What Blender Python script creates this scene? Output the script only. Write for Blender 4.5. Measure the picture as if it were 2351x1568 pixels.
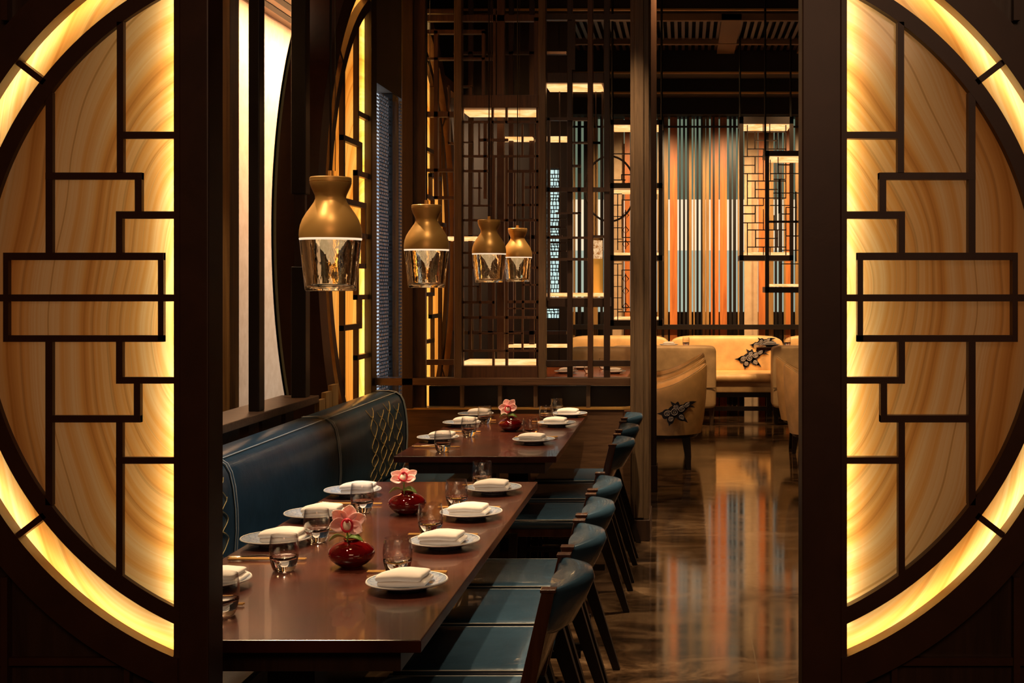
import bpy, math, random
from mathutils import Vector
random.seed(7)
PI = math.pi
for o in list(bpy.data.objects): bpy.data.objects.remove(o)
SC = bpy.context.scene
COL = SC.collection
# ------------------------------------------------------------ camera
F = 3000.0; CX = 1570.0; CY = 650.0; H = 1.58      # focal length, principal point (shift lens), eye height
cam = bpy.data.cameras.new('camera'); camo = bpy.data.objects.new('camera', cam); COL.objects.link(camo)
camo.location = (0, 0, H); camo.rotation_euler = (PI/2, 0, 0)
cam.sensor_width = 36; cam.lens = F/2351*36
cam.shift_x = -(CX-1175.5)/2351; cam.shift_y = -(784-CY)/2351
cam.clip_end = 100; cam.clip_start = .05
SC.camera = camo
# ------------------------------------------------------------ world and exposure
SC.view_settings.view_transform = 'Standard'; SC.view_settings.look = 'None'
SC.view_settings.gamma = 1; SC.view_settings.use_curve_mapping = False
SC.view_settings.exposure = 0.0
w = bpy.data.worlds.new('world'); SC.world = w; w.use_nodes = True
w.node_tree.nodes['Background'].inputs[0].default_value = (.9, .55, .3, 1)
w.node_tree.nodes['Background'].inputs[1].default_value = .006

def spot(name, loc, aim, power, angle=50, blend=.6, r=.03, col=(1, .68, .38)):
    l = bpy.data.lights.new(name, 'SPOT'); l.energy = power; l.color = col
    l.spot_size = math.radians(angle); l.spot_blend = blend; l.shadow_soft_size = r
    o = bpy.data.objects.new(name, l); COL.objects.link(o); o.location = loc
    o.rotation_euler = (Vector(aim)-Vector(loc)).to_track_quat('-Z', 'Y').to_euler(); return o
def area(name, loc, aim, power, sx, sy, col=(1, .66, .36)):
    l = bpy.data.lights.new(name, 'AREA'); l.energy = power; l.color = col; l.shape = 'RECTANGLE'
    l.size = sx; l.size_y = sy
    o = bpy.data.objects.new(name, l); COL.objects.link(o); o.location = loc
    o.rotation_euler = (Vector(aim)-Vector(loc)).to_track_quat('-Z', 'Y').to_euler(); return o
# ceiling spots over the dining tables
TW = (1, .71, .41)
for i, (x, y, ax, ay, p) in enumerate([(-1.9, 4.95, -.95, 3.5, 640), (-1.9, 5.5, -.95, 4.35, 600), (-1.9, 6.3, -.95, 5.15, 560),
                                   (-1.9, 7.6, -1.0, 6.75, 700), (-1.9, 8.2, -.95, 7.75, 560)]):
    spot('table_spot', (x, y, 3.88), (ax, ay, .75), p, 25, .9, .035, TW)
for (y, ay) in ((2.9, 3.8), (3.9, 4.68), (6.3, 7.3)):
    spot('flower_fill', (-1.65, y, 3.88), (-1.0, ay, .85), 190, 17, .9, .04, TW)  # added fill that lights the blooms from the camera side
for (x, y, ax, ay, p) in [(-.45, 4.7, -.45, 3.8, 170), (-.4, 6.4, -.45, 5.2, 170), (-.35, 7.4, -.55, 8.4, 330), (.6, 5.4, .15, 4.6, 620), (.5, 7.2, .1, 6.2, 380), (.45, 9.6, .3, 8.2, 300)]:
    spot('aisle_spot', (x, y, 3.88), (ax, ay, .5), p, 38, .8, .03, TW)
spot('banquette_spot', (-.9, 5.5, 3.88), (-1.75, 5.3, .7), 300, 34, .9, .06, (.95, .9, .8))
spot('banquette_spot', (-.9, 7.2, 3.88), (-1.75, 7.2, .8), 200, 32, .9, .06, TW)
spot('post_spot', (-.05, 6.3, 3.88), (-.27, 8.0, .75), 420, 17, .9, .03, TW)
spot('screen_fill', (-.9, 7.0, 3.88), (-1.2, 8.4, 1.6), 32, 60, .9, .1, TW)  # added light so the lattice wood shows, not a fitting of the room
for y in (3.7, 5.08, 6.7): spot('pendant_fill', (-.55, y-1.5, 3.88), (-1.0, y, 1.8), 75, 16, .9, .05, TW)  # added fill that keeps the brass caps from going dark
spot('gate_spot', (.5, 1.9, 3.88), (.25, 2.62, 2.06), 22, 9, .9, .03, TW)
area('front_fill', (.2, -1.5, 3.2), (.2, 2.6, 1.0), 34, 2.0, 1.0, (1, .56, .32))  # unseen fill light added to lift the gate wood
# left room washers
for y in (5.2, 9.25, 12.5):
    spot('wall_washer', (-2.72, y, 3.42), (-2.9, y+.05, 1.4), 62, 95, .35, .02, (1, .66, .38))
area('left_room_fill', (-2.5, 9.6, 3.4), (-2.95, 9.6, 0), 170, 4, .3, (1, .64, .38))  # overhead fill added to brighten the plaster wall evenly
# far room
for (x, y, ax, ay, p) in [(.3, 13.0, .3, 15.8, 330), (1.4, 13.0, 1.2, 15.8, 300), (-1.0, 13.2, -.9, 15.5, 240), (-.1, 9.7, 0, 11.3, 170), (-.9, 10.6, -.8, 12.3, 110),
                          (1.1, 10.2, 1.2, 11.5, 120), (.5, 14.2, .3, 15.2, 60)]:
    spot('far_room_spot', (x, y, 4.1), (ax, ay, .7), p, 60, .8, .05, (1, .58, .26))
for x in (-.4, .6, 1.6):
    spot('slat_wall_spot', (x, 14.9, 3.6), (x, 16.6, 1.7), 210, 90, .7, .05, (1, .66, .34))

# ------------------------------------------------------------ materials
def mat(name, col, rough=.4, metal=0, spec=.5, trans=0, emit=None, es=0, coat=0, ior=1.45, alpha=1, sss=0):
    m = bpy.data.materials.new(name); m.use_nodes = True
    b = m.node_tree.nodes['Principled BSDF']
    b.inputs['Base Color'].default_value = (*col, 1); b.inputs['Roughness'].default_value = rough
    b.inputs['Metallic'].default_value = metal; b.inputs['Specular IOR Level'].default_value = spec
    b.inputs['Transmission Weight'].default_value = trans; b.inputs['IOR'].default_value = ior
    b.inputs['Coat Weight'].default_value = coat
    if sss:
        b.inputs['Subsurface Weight'].default_value = sss; b.inputs['Subsurface Radius'].default_value = (.02, .01, .006); b.inputs['Subsurface Scale'].default_value = .3
    if emit: b.inputs['Emission Color'].default_value = (*emit, 1); b.inputs['Emission Strength'].default_value = es
    return m
def nd(m, t, **kw):
    n = m.node_tree.nodes.new(t)
    for k, v in kw.items():
        if k in n.inputs.keys(): n.inputs[k].default_value = v
        else: setattr(n, k, v)
    return n
def lk(m, a, b): m.node_tree.links.new(a, b)
def ramp(m, fac, stops):
    r = nd(m, 'ShaderNodeValToRGB'); lk(m, fac, r.inputs[0])
    e = r.color_ramp.elements
    while len(e) < len(stops): e.new(.5)
    for i, (p, c) in enumerate(stops): e[i].position = p; e[i].color = (*c, 1)
    return r
def woody(name, c1, c2, rough=.35, scale=(30, 30, 2.2), coat=0, bump=.15, spec=.5):
    m = mat(name, c1, rough, coat=coat, spec=spec); b = m.node_tree.nodes['Principled BSDF']
    tc = nd(m, 'ShaderNodeTexCoord'); mp = nd(m, 'ShaderNodeMapping'); mp.inputs['Scale'].default_value = scale
    lk(m, tc.outputs['Object'], mp.inputs[0])
    n = nd(m, 'ShaderNodeTexNoise', Scale=1.0, Detail=8.0, Roughness=.65, Distortion=.6); lk(m, mp.outputs[0], n.inputs['Vector'])
    r = ramp(m, n.outputs['Fac'], [(.32, c1), (.68, c2)]); lk(m, r.outputs[0], b.inputs['Base Color'])
    bp = nd(m, 'ShaderNodeBump', Strength=bump, Distance=.002); lk(m, n.outputs['Fac'], bp.inputs['Height']); lk(m, bp.outputs[0], b.inputs['Normal'])
    return m
W_GATE = woody('gate_wood', (.034, .011, .004), (.052, .018, .007), .42, (8, 8, 8))
W_DARK = woody('espresso_wood', (.022, .010, .006), (.045, .021, .011), .38)
W_BLACK = mat('ebony_wood', (.010, .006, .004), .35)
W_POST = woody('oiled_oak', (.060, .034, .018), (.14, .085, .045), .38, (60, 60, 3), bump=.35)
W_LAT = woody('lattice_wood', (.042, .017, .008), (.095, .042, .020), .36, (50, 50, 4))
W_BASE = woody('partition_wood', (.06, .028, .013), (.13, .066, .032), .42, (4, 40, 60), bump=.3)
W_CHAIR = woody('chair_wood', (.05, .017, .008), (.10, .038, .016), .25, (40, 40, 4), coat=.3)
W_ORANGE = woody('orange_rosewood', (.66, .22, .05), (.38, .10, .024), .4, (26, 26, 1.4))
W_GOLD = woody('zebrano_wood', (.44, .25, .08), (.18, .09, .03), .4, (60, 60, 1.5))
# table top: glossy reddish brown with cloudy lacquer patches
W_TABLE = mat('table_lacquer', (.1, .03, .015), .26, coat=.15)
def _t(m):
    b = m.node_tree.nodes['Principled BSDF']; tc = nd(m, 'ShaderNodeTexCoord')
    n = nd(m, 'ShaderNodeTexNoise', Scale=6.0, Detail=3.0, Roughness=.5, Distortion=.1); lk(m, tc.outputs['Object'], n.inputs['Vector'])
    r = ramp(m, n.outputs['Fac'], [(.25, (.030, .008, .004)), (.55, (.062, .013, .006)), (.8, (.092, .026, .012))]); lk(m, r.outputs[0], b.inputs['Base Color'])
    n2 = nd(m, 'ShaderNodeTexNoise', Scale=160.0, Detail=3.0); lk(m, tc.outputs['Object'], n2.inputs['Vector'])
    r2 = nd(m, 'ShaderNodeMapRange'); r2.inputs['To Min'].default_value = .17; r2.inputs['To Max'].default_value = .36
    b.inputs['Roughness'].default_value = .24; b.inputs['Specular IOR Level'].default_value = .6
_t(W_TABLE)
def leather(name, c, rough=.36, coat=0):
    m = mat(name, c, rough, coat=coat); b = m.node_tree.nodes['Principled BSDF']; tc = nd(m, 'ShaderNodeTexCoord')
    n = nd(m, 'ShaderNodeTexNoise', Scale=9.0, Detail=5.0); lk(m, tc.outputs['Object'], n.inputs['Vector'])
    r = ramp(m, n.outputs['Fac'], [(.3, tuple(v*.82 for v in c)), (.7, tuple(min(1, v*1.12) for v in c))]); lk(m, r.outputs[0], b.inputs['Base Color'])
    v = nd(m, 'ShaderNodeTexVoronoi', Scale=260.0); lk(m, tc.outputs['Object'], v.inputs['Vector'])
    bp = nd(m, 'ShaderNodeBump', Strength=.12, Distance=.001); lk(m, v.outputs['Distance'], bp.inputs['Height'])
    bp2 = nd(m, 'ShaderNodeBump', Strength=.25, Distance=.01); lk(m, n.outputs['Fac'], bp2.inputs['Height']); lk(m, bp.outputs[0], bp2.inputs['Normal'])
    lk(m, bp2.outputs[0], b.inputs['Normal'])
    return m
L_BLUE = leather('blue_leather', (.032, .070, .112), .27, .2)
L_BANQ = leather('dark_teal_leather', (.020, .050, .075), .30)
L_CREAM = leather('cream_leather', (.74, .46, .19), .42)
L_TAUPE = leather('taupe_leather', (.50, .34, .17), .5)
THREAD = mat('gold_thread', (.75, .52, .18), .5)
THREAD_W = mat('pale_thread', (.5, .52, .5), .6)
EMB_D = mat('navy_embroidery', (.012, .012, .02), .6)
EMB_L = mat('grey_embroidery', (.28, .25, .24), .6)
BRASS = mat('satin_brass', (.66, .36, .10), .38, metal=.45)
METAL = mat('blackened_steel', (.02, .018, .016), .4, metal=.6)
STEEL = mat('polished_steel', (.75, .66, .52), .2, metal=1)
def glassmat(name, col=(1, 1, 1), ior=1.45, rough=0.0, clear=.0):
    m = bpy.data.materials.new(name); m.use_nodes = True; nt = m.node_tree; nt.nodes.clear()
    out = nt.nodes.new('ShaderNodeOutputMaterial'); g = nt.nodes.new('ShaderNodeBsdfGlass')
    g.inputs['Color'].default_value = (*col, 1); g.inputs['IOR'].default_value = ior; g.inputs['Roughness'].default_value = rough
    if clear:
        t = nt.nodes.new('ShaderNodeBsdfTransparent'); t.inputs[0].default_value = (*col, 1); mx = nt.nodes.new('ShaderNodeMixShader'); mx.inputs[0].default_value = clear
        nt.links.new(g.outputs[0], mx.inputs[1]); nt.links.new(t.outputs[0], mx.inputs[2]); nt.links.new(mx.outputs[0], out.inputs[0])
    else: nt.links.new(g.outputs[0], out.inputs[0])
    return m
def _tumbler():
    m = bpy.data.materials.new('tumbler_glass'); m.use_nodes = True; nt = m.node_tree; nt.nodes.clear()
    out = nd(m, 'ShaderNodeOutputMaterial'); g = nd(m, 'ShaderNodeBsdfGlass'); g.inputs['IOR'].default_value = 1.5; g.inputs['Roughness'].default_value = 0
    t = nd(m, 'ShaderNodeBsdfTransparent'); t.inputs[0].default_value = (.985, .98, .975, 1); gl = nd(m, 'ShaderNodeBsdfGlossy'); gl.inputs['Roughness'].default_value = .02
    lw = nd(m, 'ShaderNodeLayerWeight'); lw.inputs['Blend'].default_value = .5
    pw = nd(m, 'ShaderNodeMath', operation='POWER'); pw.inputs[1].default_value = 2.1; lk(m, lw.outputs['Facing'], pw.inputs[0])
    ma = nd(m, 'ShaderNodeMath', operation='MULTIPLY_ADD'); ma.inputs[1].default_value = .7; ma.inputs[2].default_value = .06; lk(m, pw.outputs[0], ma.inputs[0])
    m1 = nd(m, 'ShaderNodeMixShader'); lk(m, ma.outputs[0], m1.inputs[0]); lk(m, t.outputs[0], m1.inputs[1]); lk(m, gl.outputs[0], m1.inputs[2])
    tc = nd(m, 'ShaderNodeTexCoord'); sx = nd(m, 'ShaderNodeSeparateXYZ'); lk(m, tc.outputs['Object'], sx.inputs[0])
    gt = nd(m, 'ShaderNodeMath', operation='GREATER_THAN'); gt.inputs[1].default_value = .042; lk(m, sx.outputs['Z'], gt.inputs[0])
    m2 = nd(m, 'ShaderNodeMixShader'); lk(m, gt.outputs[0], m2.inputs[0]); lk(m, g.outputs[0], m2.inputs[1]); lk(m, m1.outputs[0], m2.inputs[2]); lk(m, m2.outputs[0], out.inputs[0]); return m
GLASS = _tumbler()
GLASS_P = glassmat('seeded_glass', (1, .96, .88), 1.4, .0)
def _seed(m):
    nt = m.node_tree; g = [n for n in nt.nodes if n.type == 'BSDF_GLASS'][0]
    tc = nt.nodes.new('ShaderNodeTexCoord'); mp = nt.nodes.new('ShaderNodeMapping'); mp.inputs['Scale'].default_value = (60, 60, 22)
    n = nt.nodes.new('ShaderNodeTexNoise'); n.inputs['Scale'].default_value = 1; b = nt.nodes.new('ShaderNodeBump'); b.inputs['Strength'].default_value = .14; b.inputs['Distance'].default_value = .003
    nt.links.new(tc.outputs['Object'], mp.inputs[0]); nt.links.new(mp.outputs[0], n.inputs['Vector']); nt.links.new(n.outputs['Fac'], b.inputs['Height']); nt.links.new(b.outputs[0], g.inputs['Normal'])
_seed(GLASS_P)
RUBY = mat('ruby_glass', (.22, .004, .006), .04, trans=.55, coat=1, ior=1.5)
PORC = mat('pale_blue_porcelain', (.52, .55, .62), .18, coat=.4)
def _p(m):
    b = m.node_tree.nodes['Principled BSDF']; tc = nd(m, 'ShaderNodeTexCoord')
    n = nd(m, 'ShaderNodeTexVoronoi', Scale=55.0, feature='DISTANCE_TO_EDGE'); lk(m, tc.outputs['Object'], n.inputs['Vector'])
    r = ramp(m, n.outputs['Distance'], [(.0, (.22, .27, .40)), (.10, (.40, .45, .54))]); lk(m, r.outputs[0], b.inputs['Base Color'])
_p(PORC)
PORC_W = mat('white_porcelain', (.75, .72, .68), .2)
CLOTH = mat('white_linen', (.80, .72, .66), .85, spec=.1)
STEM = mat('green_leaf', (.22, .36, .08), .45)
def _f():
    m = mat('orchid_petal', (.8, .35, .33), .55, sss=.2); b = m.node_tree.nodes['Principled BSDF']; tc = nd(m, 'ShaderNodeTexCoord')
    ln = nd(m, 'ShaderNodeVectorMath', operation='LENGTH'); lk(m, tc.outputs['Object'], ln.inputs[0])
    mr = nd(m, 'ShaderNodeMapRange'); mr.inputs['From Max'].default_value = .062; lk(m, ln.outputs['Value'], mr.inputs[0])
    r = ramp(m, mr.outputs[0], [(.08, (.62, .06, .08)), (.32, (.85, .42, .42)), (1, (.90, .64, .60))]); lk(m, r.outputs[0], b.inputs['Base Color']); return m
PETAL = _f()
LIP = mat('orchid_lip_white', (.85, .68, .55), .5); LIP_R = mat('orchid_lip_red', (.5, .01, .03), .5)
PLASTER = mat('cream_plaster', (.70, .52, .34), .8, spec=.1)
def _pl(m):
    b = m.node_tree.nodes['Principled BSDF']; tc = nd(m, 'ShaderNodeTexCoord')
    n = nd(m, 'ShaderNodeTexNoise', Scale=14.0, Detail=8.0); lk(m, tc.outputs['Object'], n.inputs['Vector'])
    r = ramp(m, n.outputs['Fac'], [(.3, (.66, .46, .28)), (.7, (.76, .56, .36))]); lk(m, r.outputs[0], b.inputs['Base Color'])
_pl(PLASTER)
TAUPE = mat('taupe_plaster', (.13, .10, .075), .8)
FABRIC = mat('grey_curtain', (.5, .45, .42), .9, spec=.1)
BLACKC = mat('black_ceiling', (.010, .008, .007), .7)
BROWNC = mat('brown_ceiling', (.16, .09, .045), .6)
GOLDTRIM = mat('gold_trim', (.55, .3, .08), .4, metal=.4)
def _floor():
    m = mat('polished_marble', (.05, .03, .02), .09, spec=.42); b = m.node_tree.nodes['Principled BSDF']; tc = nd(m, 'ShaderNodeTexCoord')
    mp = nd(m, 'ShaderNodeMapping'); mp.inputs['Scale'].default_value = (1.2, 2.0, 1); lk(m, tc.outputs['Object'], mp.inputs[0])
    n = nd(m, 'ShaderNodeTexNoise', Scale=1.7, Detail=12.0, Roughness=.68, Distortion=1.2); lk(m, mp.outputs[0], n.inputs['Vector'])
    r = ramp(m, n.outputs['Fac'], [(.36, (.012, .007, .004)), (.48, (.045, .024, .012)), (.60, (.12, .070, .036)), (.75, (.22, .14, .08))])
    bk = nd(m, 'ShaderNodeTexBrick'); bk.offset = 0; bk.inputs['Scale'].default_value = 1.0; bk.inputs['Mortar Size'].default_value = .0022
    bk.inputs['Brick Width'].default_value = .98; bk.inputs['Row Height'].default_value = .98
    mp2 = nd(m, 'ShaderNodeMapping'); mp2.inputs['Location'].default_value = (.68, .25, 0); lk(m, tc.outputs['Object'], mp2.inputs[0]); lk(m, mp2.outputs[0], bk.inputs['Vector'])
    mx = nd(m, 'ShaderNodeMixRGB'); mx.inputs[2].default_value = (.09, .065, .04, 1)
    lk(m, bk.outputs['Fac'], mx.inputs[0]); lk(m, r.outputs[0], mx.inputs[1]); lk(m, mx.outputs[0], b.inputs['Base Color'])
    mr = nd(m, 'ShaderNodeMapRange'); mr.inputs['To Min'].default_value = .02; mr.inputs['To Max'].default_value = .16; lk(m, n.outputs['Fac'], mr.inputs[0]); lk(m, mr.outputs[0], b.inputs['Roughness'])
    return m
FLOOR = _floor()
def emis(name, col, s, c2=None, scale=(3, 3, 3)):
    m = bpy.data.materials.new(name); m.use_nodes = True; nt = m.node_tree; nt.nodes.clear()
    out = nt.nodes.new('ShaderNodeOutputMaterial'); e = nt.nodes.new('ShaderNodeEmission'); e.inputs[0].default_value = (*col, 1); e.inputs[1].default_value = s
    nt.links.new(e.outputs[0], out.inputs[0])
    if c2:
        tc = nd(m, 'ShaderNodeTexCoord'); mp = nd(m, 'ShaderNodeMapping'); mp.inputs['Scale'].default_value = scale; lk(m, tc.outputs['Object'], mp.inputs[0])
        n = nd(m, 'ShaderNodeTexNoise', Scale=1.0, Detail=4.0, Distortion=1.5); lk(m, mp.outputs[0], n.inputs['Vector'])
        r = ramp(m, n.outputs['Fac'], [(.35, col), (.65, c2)]); lk(m, r.outputs[0], e.inputs[0])
    return m
E_SLAB = emis('lit_onyx_slab', (1, .60, .26), 1.5, (1, .36, .10), (6, 6, 30))
E_LED = emis('warm_led', (1, .63, .25), 9.0)
E_PEND = emis('pendant_led', (1, .70, .40), 26)
E_DOT = emis('downlight_disc', (1, .75, .45), 6)
E_DAY = emis('daylight_glass', (.60, .82, .80), .95, (.75, 1, .9), (4, 4, 4))
E_TEAL = emis('teal_glass', (.17, .22, .15), .85)
E_WHITE = emis('white_glass', (1, .82, .55), 1.0)
E_BLUE = emis('pale_blue_glass', (.50, .58, .46), .85)
E_BEAD = emis('window_dusk', (.28, .42, .60), .9, (.75, .8, .85), (3, 3, 6))
AMBER = mat('amber_shade', (.7, .32, .05), .5, emit=(1, .42, .06), es=.32)
def onyx(name, uc, sx):
    """backlit stone: concentric growth bands about a centre beside the post; light comes only from the lamps behind"""
    m = bpy.data.materials.new(name); m.use_nodes = True; nt = m.node_tree; nt.nodes.clear()
    out = nt.nodes.new('ShaderNodeOutputMaterial')
    tc = nd(m, 'ShaderNodeTexCoord'); mp = nd(m, 'ShaderNodeMapping'); mp.inputs['Location'].default_value = (-uc[0], 0, -uc[1]); lk(m, tc.outputs['Object'], mp.inputs[0])
    n0 = nd(m, 'ShaderNodeTexNoise', Scale=1.6*sx, Detail=2.0); lk(m, mp.outputs[0], n0.inputs['Vector'])
    sub = nd(m, 'ShaderNodeVectorMath', operation='SUBTRACT'); sub.inputs[1].default_value = (.5, .5, .5); lk(m, n0.outputs['Color'], sub.inputs[0])
    scl = nd(m, 'ShaderNodeVectorMath', operation='SCALE'); scl.inputs['Scale'].default_value = .13/sx; lk(m, sub.outputs[0], scl.inputs[0])
    add = nd(m, 'ShaderNodeVectorMath', operation='ADD'); lk(m, mp.outputs[0], add.inputs[0]); lk(m, scl.outputs[0], add.inputs[1])
    mul = nd(m, 'ShaderNodeVectorMath', operation='MULTIPLY'); mul.inputs[1].default_value = (sx, sx, sx*.52); lk(m, add.outputs[0], mul.inputs[0])
    ln = nd(m, 'ShaderNodeVectorMath', operation='LENGTH'); lk(m, mul.outputs[0], ln.inputs[0])
    cb = nd(m, 'ShaderNodeCombineXYZ'); lk(m, ln.outputs['Value'], cb.inputs[0])
    a = nd(m, 'ShaderNodeTexNoise', Scale=14.0, Detail=6.0, Roughness=.6); a.noise_dimensions = '1D'; lk(m, ln.outputs['Value'], a.inputs['W'])
    r = ramp(m, a.outputs['Fac'], [(.30, (.66, .27, .06)), (.44, (.88, .44, .13)), (.56, (.95, .64, .32)), (.68, (.86, .36, .06))])
    b2 = nd(m, 'ShaderNodeTexNoise', Scale=70.0, Detail=3.0, Roughness=.7); b2.noise_dimensions = '1D'; lk(m, ln.outputs['Value'], b2.inputs['W'])
    r2 = ramp(m, b2.outputs['Fac'], [(.30, (.72, .64, .55)), (.42, (1, 1, 1)), (.7, (1, 1, 1))])
    mx = nd(m, 'ShaderNodeMixRGB', blend_type='MULTIPLY'); mx.inputs[0].default_value = .8; lk(m, r.outputs[0], mx.inputs[1]); lk(m, r2.outputs[0], mx.inputs[2])
    tr = nt.nodes.new('ShaderNodeBsdfTranslucent'); lk(m, mx.outputs[0], tr.inputs[0])
    gl = nt.nodes.new('ShaderNodeBsdfGlossy'); gl.inputs['Roughness'].default_value = .12
    df = nt.nodes.new('ShaderNodeBsdfDiffuse'); lk(m, mx.outputs[0], df.inputs[0])
    m1 = nt.nodes.new('ShaderNodeMixShader'); m1.inputs[0].default_value = .22; lk(m, tr.outputs[0], m1.inputs[1]); lk(m, df.outputs[0], m1.inputs[2])
    m2 = nt.nodes.new('ShaderNodeMixShader'); m2.inputs[0].default_value = .05; lk(m, m1.outputs[0], m2.inputs[1]); lk(m, gl.outputs[0], m2.inputs[2])
    lk(m, m2.outputs[0], out.inputs[0]); return m

# ------------------------------------------------------------ mesh helpers
class M:
    def __init__(s): s.v = []; s.f = []
    def quad(s, pts):
        n = len(s.v); s.v += [tuple(p) for p in pts]; s.f.append(tuple(range(n, n+len(pts)))); return s
    def box(s, x0, x1, y0, y1, z0, z1):
        x0, x1 = min(x0, x1), max(x0, x1); y0, y1 = min(y0, y1), max(y0, y1); z0, z1 = min(z0, z1), max(z0, z1)
        n = len(s.v); s.v += [(x, y, z) for z in (z0, z1) for y in (y0, y1) for x in (x0, x1)]
        s.f += [tuple(n+i for i in q) for q in ((0, 2, 3, 1), (4, 5, 7, 6), (0, 1, 5, 4), (2, 6, 7, 3), (0, 4, 6, 2), (1, 3, 7, 5))]; return s
    def grid(s, g, cu=False, cv=False):
        n = len(s.v); a = len(g); b = len(g[0])
        for r in g: s.v += [tuple(p) for p in r]
        for i in range(a if cu else a-1):
            for j in range(b if cv else b-1):
                i2 = (i+1) % a; j2 = (j+1) % b
                s.f.append((n+i*b+j, n+i2*b+j, n+i2*b+j2, n+i*b+j2))
        return s
    def lathe(s, prof, c=(0, 0, 0), n=40):
        return s.grid([[(c[0]+r*math.cos(2*PI*k/n), c[1]+r*math.sin(2*PI*k/n), c[2]+z) for k in range(n)] for r, z in prof], cv=True)
    def tube(s, pts, r, n=8, cap=True, closed=False):
        P = [Vector(p) for p in pts]; g = []
        rr = r if isinstance(r, (list, tuple)) else [r]*len(P)
        up = None
        for i, p in enumerate(P):
            if closed: t = (P[(i+1) % len(P)]-P[i-1])
            else: t = (P[min(i+1, len(P)-1)]-P[max(i-1, 0)])
            t.normalize()
            if up is None: up = Vector((0, 0, 1)) if abs(t.z) < .9 else Vector((1, 0, 0))
            a = up.cross(t)
            if a.length < 1e-5: a = Vector((1, 0, 0)).cross(t)
            a.normalize(); b = t.cross(a); up = b
            g.append([p+a*math.cos(2*PI*k/n)*rr[i]+b*math.sin(2*PI*k/n)*rr[i] for k in range(n)])
        base = len(s.v); s.grid(g, cu=closed, cv=True)
        if cap and not closed:
            s.f.append(tuple(base+k for k in range(n))[::-1]); e = base+(len(P)-1)*n; s.f.append(tuple(e+k for k in range(n)))
        return s
    def taper(s, p0, p1, a0, b0, a1, b1):
        """square bar from p0 to p1 (x,y,z), section a (x) by b (y) at each end"""
        n = len(s.v)
        for p, a, b in ((p0, a0/2, b0/2), (p1, a1/2, b1/2)):
            s.v += [(p[0]-a, p[1]-b, p[2]), (p[0]+a, p[1]-b, p[2]), (p[0]-a, p[1]+b, p[2]), (p[0]+a, p[1]+b, p[2])]
        s.f += [tuple(n+i for i in q) for q in ((0, 2, 3, 1), (4, 5, 7, 6), (0, 1, 5, 4), (2, 6, 7, 3), (0, 4, 6, 2), (1, 3, 7, 5))]; return s
    def sq(s, c, h, e1=.3, e2=.3, n=16, m=24, warp=None):
        """superellipsoid: rounded box"""
        def pw(v, e): return math.copysign(abs(v)**e, v)
        g = []
        for i in range(n+1):
            u = -PI/2+PI*i/n; row = []
            for j in range(m):
                v = 2*PI*j/m
                p = [h[0]*pw(math.cos(u), e1)*pw(math.cos(v), e2), h[1]*pw(math.cos(u), e1)*pw(math.sin(v), e2), h[2]*pw(math.sin(u), e1)]
                if warp: p = warp(p)
                row.append((c[0]+p[0], c[1]+p[1], c[2]+p[2]))
            g.append(row)
        return s.grid(g, cv=True)
    def prism(s, poly, axis, a, b):
        """poly 2D extruded along axis between a and b"""
        def P(p, t):
            return {'x': (t, p[0], p[1]), 'y': (p[0], t, p[1]), 'z': (p[0], p[1], t)}[axis]
        n = len(s.v); k = len(poly); s.v += [P(p, a) for p in poly]+[P(p, b) for p in poly]
        s.f.append(tuple(range(n, n+k))); s.f.append(tuple(range(n+2*k-1, n+k-1, -1)))
        for i in range(k): j = (i+1) % k; s.f.append((n+i, n+k+i, n+k+j, n+j))
        return s
    def build(s, name, m, parent=None, off=(0, 0, 0), smooth=False, bevel=0, ang=40):
        me = bpy.data.meshes.new(name)
        me.from_pydata([(x-off[0], y-off[1], z-off[2]) for x, y, z in s.v], [], s.f)
        me.materials.append(m)
        import bmesh
        bm = bmesh.new(); bm.from_mesh(me); bmesh.ops.remove_doubles(bm, verts=bm.verts, dist=1e-6)
        bmesh.ops.recalc_face_normals(bm, faces=bm.faces); bm.to_mesh(me); bm.free()
        if smooth:
            me.polygons.foreach_set('use_smooth', [True]*len(me.polygons)); me.set_sharp_from_angle(angle=math.radians(ang))
        o = bpy.data.objects.new(name, me); COL.objects.link(o)
        if parent: o.parent = parent
        else: o.location = off
        if bevel:
            b = o.modifiers.new('bevel', 'BEVEL'); b.width = bevel; b.segments = 2; b.limit_method = 'ANGLE'
        return o
def tag(o, label, cat, group=None):
    o['label'] = label; o['category'] = cat
    if group: o['group'] = group
    return o
def thing(name, label, cat, loc=(0, 0, 0), rz=0, group=None):
    o = bpy.data.objects.new(name, None); o.empty_display_size = .05; COL.objects.link(o); o.location = loc; o.rotation_euler = (0, 0, rz)
    return tag(o, label, cat, group)
def struct(o): o['kind'] = 'structure'; return o
def dup(root, loc, label, rz=None, group=None):
    r = root.copy(); COL.objects.link(r); r.location = loc; r['label'] = label
    if rz is not None: r.rotation_euler = (0, 0, rz)
    if group: r['group'] = group
    for ch in list(root.children):
        c = ch.copy(); COL.objects.link(c); c.parent = r
        for g in list(ch.children):
            d = g.copy(); COL.objects.link(d); d.parent = c
    return r
def X(px, Y): return (px-CX)*Y/F
def Z(py, Y): return H-(py-CY)*Y/F
def rects(m, lst, Y, d, far=None):
    """members measured on the plane at distance Y, d deep"""
    for (a, b, c, e) in lst: m.box(X(a, Y), X(c, Y), Y, Y+d, Z(e, Y), Z(b, Y))
    return m

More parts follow.
